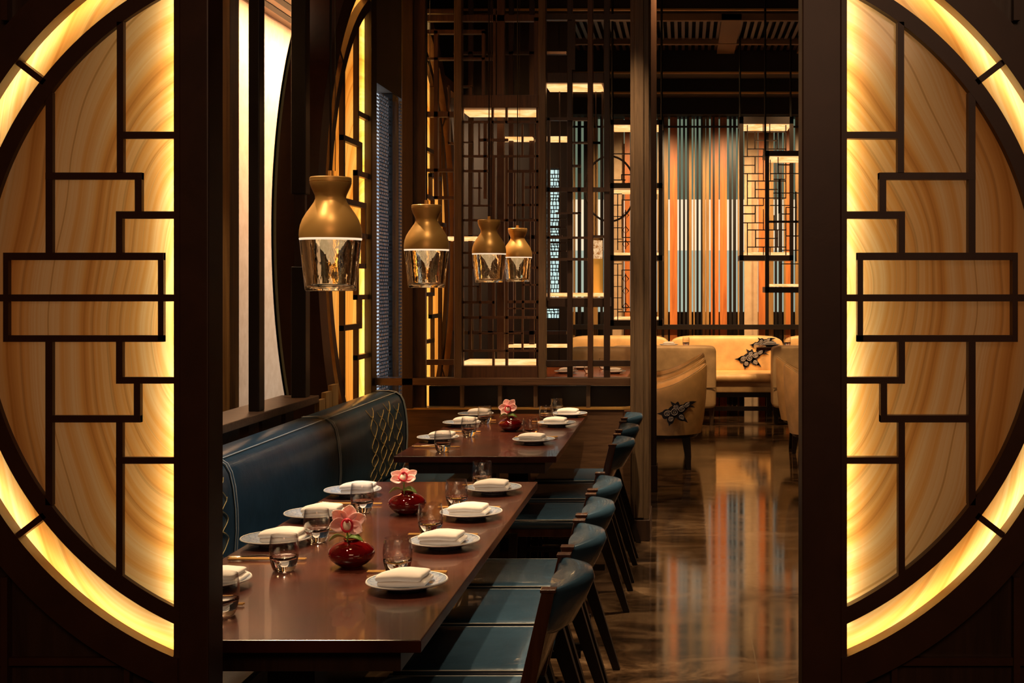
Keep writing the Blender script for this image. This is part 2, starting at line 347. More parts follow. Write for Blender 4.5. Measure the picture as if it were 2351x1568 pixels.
# ------------------------------------------------------------ the shell
struct(M().box(-4.2, 5.2, -2.2, 17.6, -.1, 0).build('floor', FLOOR))
struct(M().box(-4.2, 5.2, -2.2, 8.62, 3.95, 4.05).build('ceiling', BROWNC))
struct(M().box(-3.0, -2.26, 3.0, 17.4, 3.45, 3.55).build('ceiling', BROWNC))
struct(M().box(-4.2, 5.2, 8.62, 8.72, 3.95, 4.5).build('trim_1', BLACKC))
far_c = struct(M().box(-4.2, 5.2, 8.62, 17.6, 4.45, 4.55).build('ceiling', BLACKC))
# plaster wall of the room on the left, full length, with its window bay
wl = M().box(-3.0, -2.9, 3.0, 17.6, 0, 3.45); struct(wl.build('wall_left', PLASTER))
struct(M().box(-4.2, -4.1, -2.2, 3.0, 0, 3.45).build('wall_left', W_DARK))
struct(M().box(5.1, 5.2, -2.2, 17.6, 0, 4.5).build('wall_right', W_DARK))
struct(M().box(-4.2, 5.2, 17.5, 17.6, 0, 4.5).build('wall_back', W_DARK))
struct(M().box(-4.2, 5.2, -2.3, -2.2, 0, 3.5).build('wall_front', W_DARK))
# soffit beams of the far room, with gold edge strips
for i, (y0, y1, Y, tr) in enumerate([(-60, 20, 12.9, True), (108, 165, 15.1, True), (170, 211, 15.7, True), (217, 262, 16.2, False)]):
    b = M().box(-4.1, 5.0, Y, Y+.5, Z(y1, Y), min(4.45, Z(y0, Y)) if i == 0 else Z(y0-6, Y))
    o = struct(b.build('trim_%d' % (i+2), BLACKC))
    if tr: struct(M().box(-4.1, 5.0, Y-.012, Y+.02, Z(y1+4, Y), Z(y1, Y)).build('trim_%d' % (i+6), GOLDTRIM))
# slatted ceiling coffers
cg = thing('slatted_ceiling_panel', 'dark slatted ceiling coffers with brown ribs above the far dining room', 'ceiling panel', (0, 14, 4.3))
fr = M(); sl = M()
for x in [v*.92-3.3 for v in range(9)]: fr.box(x, x+.2, 13.1, 15.05, 4.22, 4.28)
for y in (13.1, 14.4): fr.box(-3.5, 4.6, y, y+.07, 4.215, 4.285)
fr.build('rib', BROWNC, cg, (0, 14, 4.3))
k = -3.4
while k < 4.6: sl.box(k, k+.035, 13.12, 15.05, 4.26, 4.31); k += .075
sl.build('slats', W_DARK, cg, (0, 14, 4.3))

# ------------------------------------------------------------ moon gates
A = .376; RI0 = 788/889.; RI1 = 823/889.
BARS = [(268, 50, 283, 397), (278, 302, 412, 318), (104, 212, 120, 582), (104, 396, 325, 412), (309, 396, 325, 490), (266, 485, 412, 502),
        (266, 485, 281, 582), (8, 580, 375, 597), (362, 580, 375, 785), (7, 580, 19, 785), (-62, 676, 412, 692), (8, 770, 375, 785),
        (104, 784, 120, 1160), (266, 784, 281, 881), (266, 866, 412, 881), (307, 878, 322, 970), (104, 954, 322, 970), (266, 968, 281, 1322), (266, 1050, 412, 1065)]
def gate(label, O, U, N, S, db, da, ring_d, back, postrect, E, led, sheet, group, spandrel=True):
    """O: point of the post edge at circle-centre height; U away from post, N away from the viewer; S: inner radius of the outer ring"""
    O = Vector(O); U = Vector(U); N = Vector(N); K = Vector((0, 0, 1))
    root = thing('moon_gate_screen', label, 'screen', (O.x, O.y, 0), 0, group); off = (O.x, O.y, 0)
    def P(u, v, d): return tuple(O+U*(u*S)+K*(v*S)+N*d)
    def ub(m, u0, u1, v0, v1, d0, d1):
        n = len(m.v); m.v += [P(u, v, d) for d in (d0, d1) for v in (v0, v1) for u in (u0, u1)]
        m.f += [tuple(n+i for i in q) for q in ((0, 2, 3, 1), (4, 5, 7, 6), (0, 1, 5, 4), (2, 6, 7, 3), (0, 4, 6, 2), (1, 3, 7, 5))]
    def arc(m, r0, r1, d0, d1, n=96):
        g = []
        for (r, d) in ((r0, d0), (r1, d0), (r1, d1), (r0, d1)):
            t = math.acos(min(1, A/r)); g.append([P(-A+r*math.cos(-t+2*t*k/n), r*math.sin(-t+2*t*k/n), d) for k in range(n+1)])
        m.grid(g, cu=True); return m
    arc(M(), 1.0, 1.08, -.012*S, ring_d).build('outer_ring', W_GATE, root, off, True)
    ir = M(); arc(ir, RI0, RI1, 0, da); ir.build('inner_ring', W_GATE, root, off, True)
    for s in (1, -1):
        a = s*math.radians(37.6); m = M(); wd = .008; n0 = len(m.v)
        for d in (0.0, da):
            for (r, q) in ((RI1-.01, -wd), (1.01, -wd), (1.01, wd), (RI1-.01, wd)):
                m.v.append(P(-A+r*math.cos(a)-q*math.sin(a), r*math.sin(a)+q*math.cos(a), d))
        m.f += [(0, 1, 2, 3), (7, 6, 5, 4), (0, 4, 5, 1), (1, 5, 6, 2), (2, 6, 7, 3), (3, 7, 4, 0)]; m.build('spoke', W_GATE, root, off)
    bm_ = M()
    for i, (x0, y0, x1, y1) in enumerate(BARS):
        e = .0004*(i % 3)
        ub(bm_, (412-x1)/889, (412-x0)/889, (686-y1)/889, (686-y0)/889, e, db)
    bm_.build('fretwork', W_GATE, root, off)
    def sector(r0, r1, d, name, mt):
        g = []; n = 96; m = M()
        for r in ([r0+(r1-r0)*k/8 for k in range(9)] if r0 > 0 else [A+(r1-A)*k/24 for k in range(25)]):
            t = math.acos(min(1, A/max(r, A+1e-6))); g.append([P(-A+r*math.cos(-t+2*t*k/n), r*math.sin(-t+2*t*k/n), d) for k in range(n+1)])
        m.grid(g); return m.build(name, mt, root, off)
    mt = onyx('onyx_'+str(len(bpy.data.materials)), E, .77/S)
    sector(0, RI0+.008, db+.001, 'onyx_panel', mt)
    sector(RI1-.008, 1.008, da+.001, 'onyx_border', mt)
    arc(M(), RI0+.004, RI1-.004, da, back-.002).build('light_baffle', W_DARK, root, off)
    # light box: lamps behind the stone
    lm = M(); r = .998; t = math.acos(A/r)
    lm.tube([P(-A+r*math.cos(-t+2*t*k/70), r*math.sin(-t+2*t*k/70), da+(back-da)*.36) for k in range(71)], .006*S/.77, 6)
    lm.build('light_strip', led, root, off)
    lm = M(); vv = .86; lm.tube([P(.004, -vv+2*vv*k/10, db+(back-db)*.42) for k in range(11)], .007*S/.77, 6); lm.build('light_strip', led, root, off)
    g = M(); n = 64; rows = []
    for rr in [A+(1.03-A)*k/16 for k in range(17)]:
        t = math.acos(min(1, A/max(rr, A+1e-6))); rows.append([P(-A+rr*math.cos(-t+2*t*k/n), rr*math.sin(-t+2*t*k/n), back-.004) for k in range(n+1)])
    g.grid(rows); g.build('light_sheet', sheet, root, off)
    g = M(); n = 64
    for dd in (back, back+.012):
        g.grid([[P(-A+rr*math.cos(-math.acos(A/max(rr, A+1e-6))+2*math.acos(A/max(rr, A+1e-6))*k/n), rr*math.sin(-math.acos(A/max(rr, A+1e-6))+2*math.acos(A/max(rr, A+1e-6))*k/n), dd) for k in range(n+1)] for rr in [A+(1.07-A)*q/16 for q in range(17)]])
    g.build('back_panel', W_DARK, root, off)
    if postrect:
        u0, d1, z0, z1 = postrect
        g = M(); a = P(-.0, 0, 0); b = P(u0, 0, d1)
        g.box(a[0], b[0], a[1]-(.004 if N.y else 0), b[1], z0, z1); g.build('post', W_GATE, root, off, bevel=.003)
        g = M(); c = P(.014, 0, db*.8); a = P(-.001, 0, -.002*S); g.box(a[0], c[0], a[1], c[1], max(z0, O.z-1.08*S), min(z1, O.z+1.08*S)); g.build('post_bead', W_GATE, root, off)
    if not postrect:
        g = M(); ub(g, -.022, -.001, -.95, .95, .064, back+.012); g.build('side_board', W_DARK, root, off)
    if spandrel:
        for s in (1, -1):
            m = M(); n = 40; R = 1.075; t = math.acos(A/R); g0 = []; g1 = []; vb = 1.55 if s < 0 else 1.2
            for k in range(n+1):
                th = t-(t)*k/n; u = -A+R*math.cos(th); v = R*math.sin(th)
                g0.append(P(u, s*v, .02)); g1.append(P(u, s*vb, .02))
            m.grid([g0, g1])
            m.build('spandrel_panel', W_DARK, root, off)
            m = M(); v0 = s*.94; ub(m, .0, .70, v0-.01, v0+.01, .006, .03)
            ub(m, .445, .462, s*.72, s*vb, 0, .03); ub(m, .13, .145, s*.93, s*vb, .002, .03); m.build('spandrel_rail', W_GATE, root, off)
    return root
Yg = 2.6; Sg = 889*Yg/F; zc = Z(686, Yg)
GG = 'half-circle moon gate screens of backlit onyx'
LEDA = emis('gate_led', (1, .83, .48), 19.0); SHEET = emis('gate_light_sheet', (1, .56, .34), .17)
xl = X(412, Yg); xr = X(1932, Yg)
gate('half moon gate of backlit onyx on the left edge, curving away from its post', (xl, Yg, zc), (-1, 0, 0), (0, 1, 0), Sg, .012, .022, .075, .08,
     (-(480-412)/889, .08, 0, 3.9), (.06, zc), LEDA, SHEET, GG)
gate('half moon gate of backlit onyx on the right edge, mirror of the left one', (xr, Yg, zc), (1, 0, 0), (0, 1, 0), Sg, .024, .036, .075, .088,
     (-(1932-1841)/889, .08, 0, 3.9), (-.06, zc), LEDA, SHEET, GG)
LEDB = emis('side_gate_led', (1, .66, .24), 26.0); SHEETB = emis('side_gate_sheet', (1, .62, .20), 1.5)
gate('tall side-wall moon gate of glowing onyx behind the banquette end', (-2.0, 8.31, 1.87), (0, -1, 0), (-1, 0, 0), 1.79, .03, .05, .20, .22,
     None, (0.1, 1.2), LEDB, SHEETB, None, False)
gate('far side-wall moon gate of glowing onyx seen through the partition lattice', (-2.0, 10.2, 1.87), (0, 1, 0), (-1, 0, 0), 1.79, .03, .05, .20, .22,
     None, (0.1, 1.2), LEDB, SHEETB, None, False)

# ------------------------------------------------------------ left screen wall: posts, ledge, slats
def post(label, x0, x1, y0, y1, z0=0, z1=3.45, m=W_BLACK, name='wooden_post', bev=.004):
    o = M().box(x0, x1, y0, y1, z0, z1).build(name, m, None, ((x0+x1)/2, (y0+y1)/2, z0), bevel=bev); return tag(o, label, 'post')
post('black square post standing on the ledge behind the banquette, nearer to the camera', -2.0, -1.95, 6.0, 6.08, .99, 3.95)
pr = thing('wooden_post', 'black stepped post on the ledge beside the side moon gate', 'post', (-2.0, 6.7, .99))
M().box(-2.02, -1.945, 6.72, 6.80, Z(445, 6.72), 3.95).build('upper_shaft', W_BLACK, pr, (-2.0, 6.7, .99), bevel=.004)
M().box(-2.02, -1.945, 6.72, 6.80, .99, Z(612, 6.72)).build('lower_shaft', W_BLACK, pr, (-2.0, 6.7, .99), bevel=.004)
M().box(-2.01, -1.955, 6.74, 6.78, Z(612, 6.72), Z(445, 6.72)).build('middle_panel', W_DARK, pr, (-2.0, 6.7, .99))
post('black post closing the side moon gate where the partition begins', -2.06, -1.985, 8.315, 8.45, 0, 3.95)
led = thing('ledge_screen', 'dark wooden ledge on short panels behind the blue banquette', 'ledge', (-2.02, 5.5, 0))
lo = (-2.02, 5.5, 0)
M().box(-2.12, -1.92, 3.4, 6.88, .95, .99).build('ledge_top', W_BASE, led, lo, bevel=.004)
for (a, b) in ((3.5, 3.75), (3.9, 4.15), (4.3, 4.55), (4.7, 4.95), (5.08, 5.33), (5.47, 5.80), (5.92, 6.06), (6.10, 6.40), (6.46, 6.60)):
    M().box(-2.04, -1.97, a, b, 0, .95).build('panel', W_BASE, led, lo, bevel=.003)
M().box(-2.05, -1.96, 3.4, 6.62, 0, .60).build('base_board', W_DARK, led, lo)
# angled golden panels under the side gate
bp = M()
for (a, b, zt) in ((6.90, 7.02, .96), (7.03, 7.15, .99), (7.16, 7.28, 1.02)): bp.box(-1.95, -1.925, a, b, 0, zt)
tag(bp.build('slanted_panel_board', W_GOLD, None, (-2.08, 6.9, .5)), 'golden brown boards under the side moon gate', 'panel')
# curtain, dark stile and niche in the left room
cu = M(); g = [[(-2.62+.03*math.sin(k*1.3), 6.6+.02*k, z) for k in range(16)] for z in (0, 3.44)]
tag(M().grid(g).build('curtain', FABRIC, None, (-2.6, 6.7, 0), True), 'pale grey curtain hanging in the room behind the left ledge', 'curtain')
post('olive brown timber post at the far left, beyond the ledge', -2.40, -2.30, 6.62, 6.76, 0, 3.45, W_GOLD)
# plate on the table in the left room
vt = thing('ceiling_vent', 'slotted air vent in the ceiling of the left room', 'vent', (-2.6, 8.6, 3.44))
M().box(-2.82, -2.32, 8.0, 9.4, 3.435, 3.452).build('frame', BROWNC, vt, (-2.6, 8.6, 3.44))
for k in range(4): M().box(-2.80+k*.12, -2.74+k*.12, 8.1, 9.3, 3.43, 3.436).build('slot', BLACKC, vt, (-2.6, 8.6, 3.44))
# window bay with the metal bead mesh past the partition, taupe wall above
bay = struct(M().box(-2.30, -2.14, 8.5, 10.2, 2.977, 3.95).build('wall_left', TAUPE))
wn = struct(M().box(-2.26, -2.24, 8.5, 10.2, .3, 2.97).build('window_1', E_BEAD))
wf = struct(M().box(-2.24, -2.14, 9.60, 9.80, 0, 2.97).build('trim_10', W_BLACK))
me_ = M()
random.seed(3)
zz = .45
while zz < 2.92:
    yy = 9.0+random.random()*.02
    while yy < 9.57:
        wd = random.choice((.02, .03, .045)); me_.box(-2.168, -2.161, yy, yy+wd*.86, zz, zz+.014); yy += wd+.012
    zz += .026
zz = .45
while zz < 2.92:
    me_.box(-2.12, -2.11, 9.72, 9.79, zz, zz+.016); zz += .026
tag(me_.build('bead_curtain', mat('mesh_metal', (.55, .5, .48), .3, metal=.7), None, (-2.26, 9.2, 0)), 'shimmering metal bead mesh hanging in the window bay', 'curtain')['kind'] = 'stuff'

# ------------------------------------------------------------ partition screen behind the far table
YP = 8.42
pt = thing('lattice_partition', 'dark lattice partition with glowing onyx slabs and panelled base behind the far table', 'partition', (-1.2, YP, 0)); po = (-1.2, YP, 0)
def pb(name, lst, m, Y=YP, d=.05, par=None, o=po, bev=0): return rects(M(), lst, Y, d).build(name, m, par or pt, o, bevel=bev)
M().box(X(862, YP), X(1447, YP), YP, YP+.10, 0, Z(940, YP)).build('base_panel', W_BASE, pt, po)
M().box(X(862, YP), X(1447, YP), YP-.012, YP+.13, Z(940, YP), Z(936, YP)).build('base_cap', GOLDTRIM, pt, po)
pb('rail', [(852, 868, 1447, 885)], W_BASE, YP-.03, .11, bev=.003)
pb('dark_gap_board', [(985, 886, 1447, 940)], W_BLACK, YP+.12, .02)  # black sheet stands in for the dark open gap under the rail
for x in (1056, 1143, 1225, 1346): pb('short_post', [(x, 885, x+9, 938)], W_POST, YP-.005, .05)
pb('corner_post', [(922, -20, 948, 938)], W_DARK, YP-.03, .10, bev=.003)
pb('corner_panel', [(948, -20, 976, 938)], W_LAT, YP+.01, .06, bev=.003)
pb('stile', [(1042, -20, 1060, 869)], W_POST, YP-.02, .07, bev=.004)
pb('stile', [(1236, -20, 1253, 869)], W_POST, YP-.02, .07, bev=.004)
pb('stile', [(1349, -20, 1361, 869)], W_LAT, YP-.015, .06, bev=.003)
pb('stile', [(1386, -20, 1400, 869)], W_DARK, YP+.02, .05, bev=.003)
pb('stile', [(1302, -20, 1314, 869)], W_DARK, YP+.05, .05, bev=.003)
pb('side_lattice', [(980, 68, 1113, 77), (980, 132, 1130, 137), (996, 70, 1005, 456), (980, 256, 1041, 268), (980, 387, 1041, 394), (996, 450, 1041, 457),
                    (980, 826, 1041, 838), (980, 22, 1041, 30), (1106, 70, 1113, 218), (1132, 20, 1138, 218), (1141, -20, 1158, 218), (980, 34, 1236, 48),
                    (1048, 196, 1085, 200), (1078, 198, 1084, 218), (1028, 196, 1032, 330), (1028, 326, 1041, 331), (1226, 40, 1236, 218)], W_LAT)
pb('upper_lattice', [(1253, 32, 1447, 45), (1313, 45, 1320, 160), (1389, 45, 1397, 160), (1253, 269, 1348, 276), (1256, 270, 1262, 690), (1253, 430, 1400, 440),
                     (1253, 828, 1447, 841), (1275, 487, 1333, 491), (1326, 398, 1333, 490), (1314, 378, 1333, 383), (1253, 543, 1348, 548), (1262, 592, 1348, 598),
                     (1314, 325, 1378, 329), (1360, 325, 1378, 329), (1360, 540, 1386, 546)], W_DARK, YP+.01)
cab = pt; co = po
def cb(name, lst, m, Y=YP, d=.05, bev=0): return rects(M(), lst, Y, d).build(name, m, cab, co, bevel=bev)
cb('top_board', [(1060, 218, 1236, 247)], W_LAT, YP+.0, .45, .003)
cb('bottom_board', [(1060, 840, 1236, 868)], W_LAT, YP+.0, .45, .003)
cb('fretwork', [(1060, 247, 1064, 840), (1231, 247, 1236, 840), (1060, 277, 1236, 282), (1060, 356, 1236, 361), (1060, 390, 1120, 395), (1165, 390, 1236, 396),
                (1060, 470, 1130, 474), (1165, 468, 1236, 473), (1060, 503, 1236, 508), (1060, 578, 1236, 583), (1060, 612, 1236, 617), (1060, 656, 1100, 659), (1200, 652, 1236, 656), (1060, 691, 1135, 697),
                (1165, 690, 1236, 696), (1060, 726, 1236, 732), (1100, 764, 1200, 767), (1060, 803, 1236, 808), (1165, 707, 1230, 710),
                (1081, 282, 1086, 327), (1060, 325, 1086, 328), (1098, 282, 1101, 356), (1110, 282, 1117, 456), (1130, 361, 1136, 726), (1160, 361, 1166, 840), (1128, 247, 1133, 282), (1160, 247, 1165, 282),
                (1197, 285, 1201, 356), (1198, 396, 1203, 500), (1180, 396, 1183, 720), (1198, 508, 1203, 726), (1197, 732, 1201, 803), (1216, 396, 1219, 500), (1216, 508, 1218, 690), (1098, 396, 1102, 470),
                (1100, 617, 1104, 803), (1085, 430, 1105, 433), (1078, 730, 1082, 803), (1130, 808, 1135, 840), (1095, 656, 1099, 692), (1205, 427, 1236, 433), (1100, 318, 1166, 324)], W_LAT, YP+.01, .03)
cb('onyx_slab', [(1064, 248, 1231, 258)], E_SLAB, YP+.12, .25)
cb('onyx_slab', [(1065, 829, 1231, 838)], E_SLAB, YP+.10, .25)
cb('back_stile', [(1141, 258, 1157, 838)], W_LAT, YP+.40, .05)
# lantern with two lit boards right of the cabinet
lan = pt; l_o = po
def lb(name, lst, m, Y, d, bev=0): return rects(M(), lst, Y, d).build(name, m, lan, l_o, bevel=bev)
lb('top_board', [(1253, 166, 1392, 190)], W_LAT, YP+.10, .35, .003); lb('bottom_board', [(1253, 684, 1397, 705)], W_DARK, YP+.10, .35, .003)
lb('onyx_slab', [(1255, 191, 1381, 200)], E_SLAB, YP+.16, .22); lb('onyx_slab', [(1255, 673, 1384, 681)], E_SLAB, YP+.16, .22)
lb('back_lattice', [(1381, 190, 1385, 684), (1283, 200, 1286, 684), (1262, 500, 1300, 503), (1262, 520, 1300, 524), (1262, 556, 1300, 559), (1262, 575, 1300, 578), (1367, 200, 1369, 684)], W_DARK, YP+.36, .02)
# glowing slabs on the screens further back
def slab(label, a, b, c, d, Y, dep=.25, m=E_SLAB):
    return tag(rects(M(), [(a, b, c, d)], Y, dep).build('glowing_shelf', m, None, (X((a+c)/2, Y), Y, Z(d, Y)), bevel=.003), label, 'lamp')
# inner screen wall further back, seen through the cabinet
sw = thing('inner_screen', 'dark inner screen with posts and glowing shelves behind the partition', 'screen', (X(1150, 11), 11, 0)); so = tuple(sw.location)
rects(M(), [(1040, -60, 1255, -5), (1040, 500, 1052, 870), (1075, 0, 1085, 930), (1120, 0, 1131, 930), (1168, 0, 1178, 930), (1215, 0, 1226, 930), (1040, 118, 1300, 124), (1040, 540, 1290, 548), (1040, 760, 1300, 768)], 11, .06).build('posts', W_DARK, sw, so)
rects(M(), [(1166, 792, 1302, 798)], 10.9, .2).build('glowing_shelf', E_SLAB, sw, so)
rects(M(), [(1152, 314, 1222, 320)], 10.9, .2).build('glowing_shelf', E_SLAB, sw, so)
rects(M(), [(1028, 543, 1095, 552)], 10.9, .2).build('glowing_shelf', E_SLAB, sw, so)
rects(M(), [(1252, 313, 1302, 321)], 10.9, .2).build('glowing_shelf', E_SLAB, sw, so)
# timber wall with the fret window
YW = 13.2
struct(rects(M(), [(860, -80, 1255, 930), (1283, -80, 1308, 930), (1254, -80, 1284, 387), (1254, 690, 1284, 709), (1254, 732, 1284, 930)], YW, .1).build('wall_back', W_BLACK))
struct(rects(M(), [(1250, 380, 1288, 740)], YW+.12, .02).build('window_2', E_DAY))
fw = M(); random.seed(11)
y = 388
fw_rects = []
k = 0
while y < 732:
    fw_rects.append((1254, y, 1284, y+2)); xx = 1254+(k % 3)*3
    while xx < 1284:
        fw_rects.append((xx, y, xx+1.6, y+11)); xx += random.choice((6, 8, 10))
    y += random.choice((7, 9, 11)); k += 1
tag(rects(fw, fw_rects, YW+.04, .02).build('fret_window_screen', W_BLACK, None, (X(1269, YW), YW, Z(732, YW))), 'fine fretwork screen in front of the bright green-white window', 'screen')

# ------------------------------------------------------------ pier posts beside the aisle
pier = thing('timber_pier', 'tall oiled oak pier at the end of the partition beside the aisle', 'post', (-.27, 8.2, 0)); pio = (-.27, 8.2, 0)
M().box(X(1447, 8.02), X(1490, 8.02), 8.02, 8.5, .13, 3.95).build('shaft', W_POST, pier, pio, bevel=.004)
M().box(X(1456, 8.0), X(1478, 8.0), 8.0, 8.03, .14, 3.95).build('raised_fillet', W_POST, pier, pio, bevel=.004)
M().box(X(1445, 8.0), X(1492, 8.0), 7.995, 8.52, 0, .13).build('plinth', W_DARK, pier, pio, bevel=.004)
p2 = thing('timber_pier', 'narrow dark pier just behind the oak one, at the aisle edge', 'post', (-.23, 9.95, 0)); p2o = (-.23, 9.95, 0)
M().box(X(1478, 9.9), X(1507, 9.9), 9.9, 10.02, .2, 4.4).build('shaft', W_DARK, p2, p2o, bevel=.005)
M().box(X(1477, 9.88), X(1509, 9.88), 9.88, 10.04, 0, .2).build('plinth', W_DARK, p2, p2o, bevel=.004)

# ------------------------------------------------------------ far slatted window wall
YS = 16.5
ss = thing('slatted_wall_screen', 'tall screen of orange, golden and dark timber slats behind the cream booth', 'screen', (.2, YS, 0)); sso = (.2, YS, 0)
D, G_, O_, T_, C_ = W_BLACK, W_GOLD, W_ORANGE, None, None
SL = [(1509, 1519, G_), (1519, 1525, D), (1525, 1534, G_), (1538, 1555, O_), (1559, 1563, D), (1568, 1573, D), (1577, 1582, D), (1582, 1588, G_), (1592, 1595, G_), (1599, 1604, D),
      (1609, 1613, D), (1613, 1620, G_), (1621, 1628, G_), (1632, 1636, O_), (1636, 1641, D), (1641, 1650, O_), (1653, 1669, O_), (1674, 1680, D), (1683, 1690, D), (1694, 1697, G_), (1698, 1706, D),
      (1742, 1757, O_), (1757, 1765, D), (1765, 1776, G_), (1779, 1784, D), (1788, 1796, D), (1800, 1804, G_), (1804, 1815, O_), (1815, 1822, D), (1826, 1836, G_), (1840, 1860, O_), (1866, 1880, G_),
      (1280, 1290, O_), (1293, 1298, O_), (1304, 1312, D), (1316, 1320, G_), (1326, 1334, D), (1340, 1352, D), (1360, 1372, G_), (1378, 1384, D), (1390, 1404, D), (1434, 1446, O_), (1450, 1462, G_), (1470, 1480, O_), (1488, 1500, G_)]
for (a, b, m_) in SL:
    dd = .05 if m_ is D else .10
    M().box(X(a, YS), X(b, YS), YS, YS+dd, .02, Z(262, YS)).build('slat', m_, ss, sso)
M().box(X(1255, YS), X(1950, YS), YS-.06, YS-.01, Z(294, YS), Z(290, YS)).build('cross_rail', W_BLACK, ss, sso)
M().box(X(1255, YS), X(1950, YS), YS-.08, YS-.01, Z(756, YS), Z(745, YS)).build('cross_rail', W_BLACK, ss, sso)
for (a, b, c, d, m_, n) in [(1255, 262, 1950, 458, E_TEAL, 3), (1255, 458, 1950, 575, E_WHITE, 4), (1255, 575, 1950, 716, E_BLUE, 5)]:
    Yb = YS+.5; struct(M().box(X(a, Yb), X(c, Yb), Yb, Yb+.03, Z(d, Yb), Z(b, Yb)).build('window_%d' % n, m_))
struct(M().box(X(1255, 17), X(1950, 17), 17.0, 17.03, 0, Z(716, 17)).build('wall_back', W_BLACK))
struct(M().box(X(1709, YS+.2), X(1740, YS+.2), YS+.2, YS+.25, 0, 4).build('wall_back', PLASTER))
struct(M().box(X(1406, YS+.2), X(1432, YS+.2), YS+.2, YS+.25, 0, 4).build('wall_back', PLASTER))

# ------------------------------------------------------------ hanging lattice lanterns of the far room
def hang(label, x0, y0, x1, y1, Y, slabs, frets, boards, rods=True, dep=.45):
    r = thing('hanging_lantern', label, 'lantern', (X((x0+x1)/2, Y), Y+dep/2, Z(y1, Y))); o = tuple(r.location)
    fw = 9
    rects(M(), [(x0, y0, x0+fw, y1), (x1-fw, y0, x1, y1)], Y, .05).build('frame', W_BLACK, r, o)
    rects(M(), [(x0, y0, x0+fw, y1), (x1-fw, y0, x1, y1)], Y+dep, .05).build('frame', W_BLACK, r, o)
    for b in boards: rects(M(), [b], Y, dep).build('board', W_BLACK, r, o)
    for b in slabs: rects(M(), [b], Y+.05, dep-.1).build('glowing_slab', E_SLAB, r, o)
    rects(M(), frets, Y+.01, .03).build('fretwork', W_BLACK, r, o)
    if rods: M().tube([((X(x0+3, Y)), Y+dep/2, Z(y0, Y)), (X(x0+3, Y), Y+dep/2, 4.4)], .012, 6).build('hanging_rod', METAL, r, o); M().tube([((X(x1-3, Y)), Y+dep/2, Z(y0, Y)), (X(x1-3, Y), Y+dep/2, 4.4)], .012, 6).build('hanging_rod', METAL, r, o)
    return r
def frp(off_y, k0=0):
    L = []
    for k in range(4):
        b = 300+k*96 if k else 300
    return L
Fr = []
for (x0, y0, x1, y1) in [(238, 335, 820, 350), (228, 240, 242, 710), (340, 350, 358, 600), (355, 465, 690, 480), (238, 592, 820, 608), (470, 600, 483, 715), (170, 705, 480, 720), (343, 720, 358, 965), (170, 838, 350, 850),
                         (170, 962, 480, 977), (228, 970, 242, 1445), (470, 715, 483, 965), (470, 975, 483, 1075), (238, 1072, 820, 1088), (345, 1085, 360, 1335), (355, 1200, 690, 1215), (238, 1328, 820, 1343), (470, 1343, 483, 1445),
                         (170, 1440, 480, 1455), (345, 1455, 360, 1568), (805, 240, 820, 620), (680, 350, 695, 600), (805, 600, 820, 1340), (467, 225, 480, 350), (565, 225, 578, 350)]:
    Fr.append((1680+x0/6.53, 250+y0/6.53, 1680+x1/6.53, 250+y1/6.53))
for (x0, y0, x1, y1) in [(175, 62, 350, 80), (345, -20, 360, 200), (175, 198, 480, 212), (228, 205, 242, 690), (238, 305, 820, 320), (350, 315, 365, 570), (360, 432, 690, 447), (238, 562, 820, 577), (470, 0, 483, 310), (470, 570, 483, 690), (570, 570, 583, 690), (805, 0, 820, 690), (680, 320, 695, 570)]:
    Fr.append((1680+x0/6.53, 480+y0/6.53, 1680+x1/6.53, 480+y1/6.53))
hang('large hanging lattice lantern at the right over the booth', 1698, 268, 1822, 598, 14.0, [(1706, 285, 1813, 292), (1707, 579, 1814, 585)], Fr, [(1698, 268, 1822, 284), (1698, 586, 1822, 598)])
F2 = []
for (x0, y0, x1, y1) in [(575, 760, 585, 1085), (575, 962, 1040, 975), (690, 720, 702, 960), (630, 1048, 800, 1062), (690, 830, 880, 845), (625, 1255, 1000, 1268), (700, 1060, 735, 1568), (575, 1440, 880, 1452), (810, 1470, 980, 1482), (810, 1480, 822, 1568)]:
    F2.append((1680+x0/6.53, 250+y0/6.53, 1680+x1/6.53, 250+y1/6.53))
for (x0, y0, x1, y1) in [(560, 172, 1045, 205), (740, 66, 880, 80), (730, 80, 742, 205), (820, 395, 1050, 410), (740, 610, 1050, 622), (735, 815, 1050, 828), (730, 820, 742, 1120), (630, 90, 642, 320)]:
    F2.append((1680+x0/6.53, 480+y0/6.53, 1680+x1/6.53, 480+y1/6.53))
F2 += [(1826, 440, 1829, 600), (1850, 360, 1853, 640), (1836, 420, 1870, 422), (1836, 500, 1870, 502)]
hang('second hanging lattice lantern, lower and nearer, partly behind the right gate post', 1757, 346, 1880, 672, 12.6, [(1768, 359, 1876, 366), (1766, 652, 1876, 658)], F2, [(1757, 346, 1880, 358), (1757, 659, 1880, 672)])
# left lanterns with a round motif
F3 = [(1406, 352, 1447, 354), (1432, 330, 1434, 430), (1426, 400, 1447, 402), (1426, 400, 1428, 412), (1406, 412, 1436, 414), (1404, 420, 1518, 430)]
for (yy, n) in ((444, 1), (605, 1)):
    F3 += [(1417, yy, 1419, yy+130), (1427, yy+16, 1429, yy+100)]
    for q in range(0, 130, 26): F3.append((1406, yy+q, 1428, yy+q+1.6))
    F3 += [(1427, yy+14, 1447, yy+16), (1427, yy+100, 1447, yy+102), (1417, yy+110, 1447, yy+112)]
la = hang('hanging lattice lantern with diamond fretwork beside the oak pier', 1400, 275, 1521, 748, 12.0, [(1406, 287, 1515, 293), (1406, 436, 1515, 440), (1410, 580, 1515, 585), (1410, 729, 1515, 733)], F3,
          [(1400, 275, 1521, 286), (1400, 586, 1521, 598), (1400, 735, 1521, 748), (1400, 420, 1521, 432)])
Y = 12.0
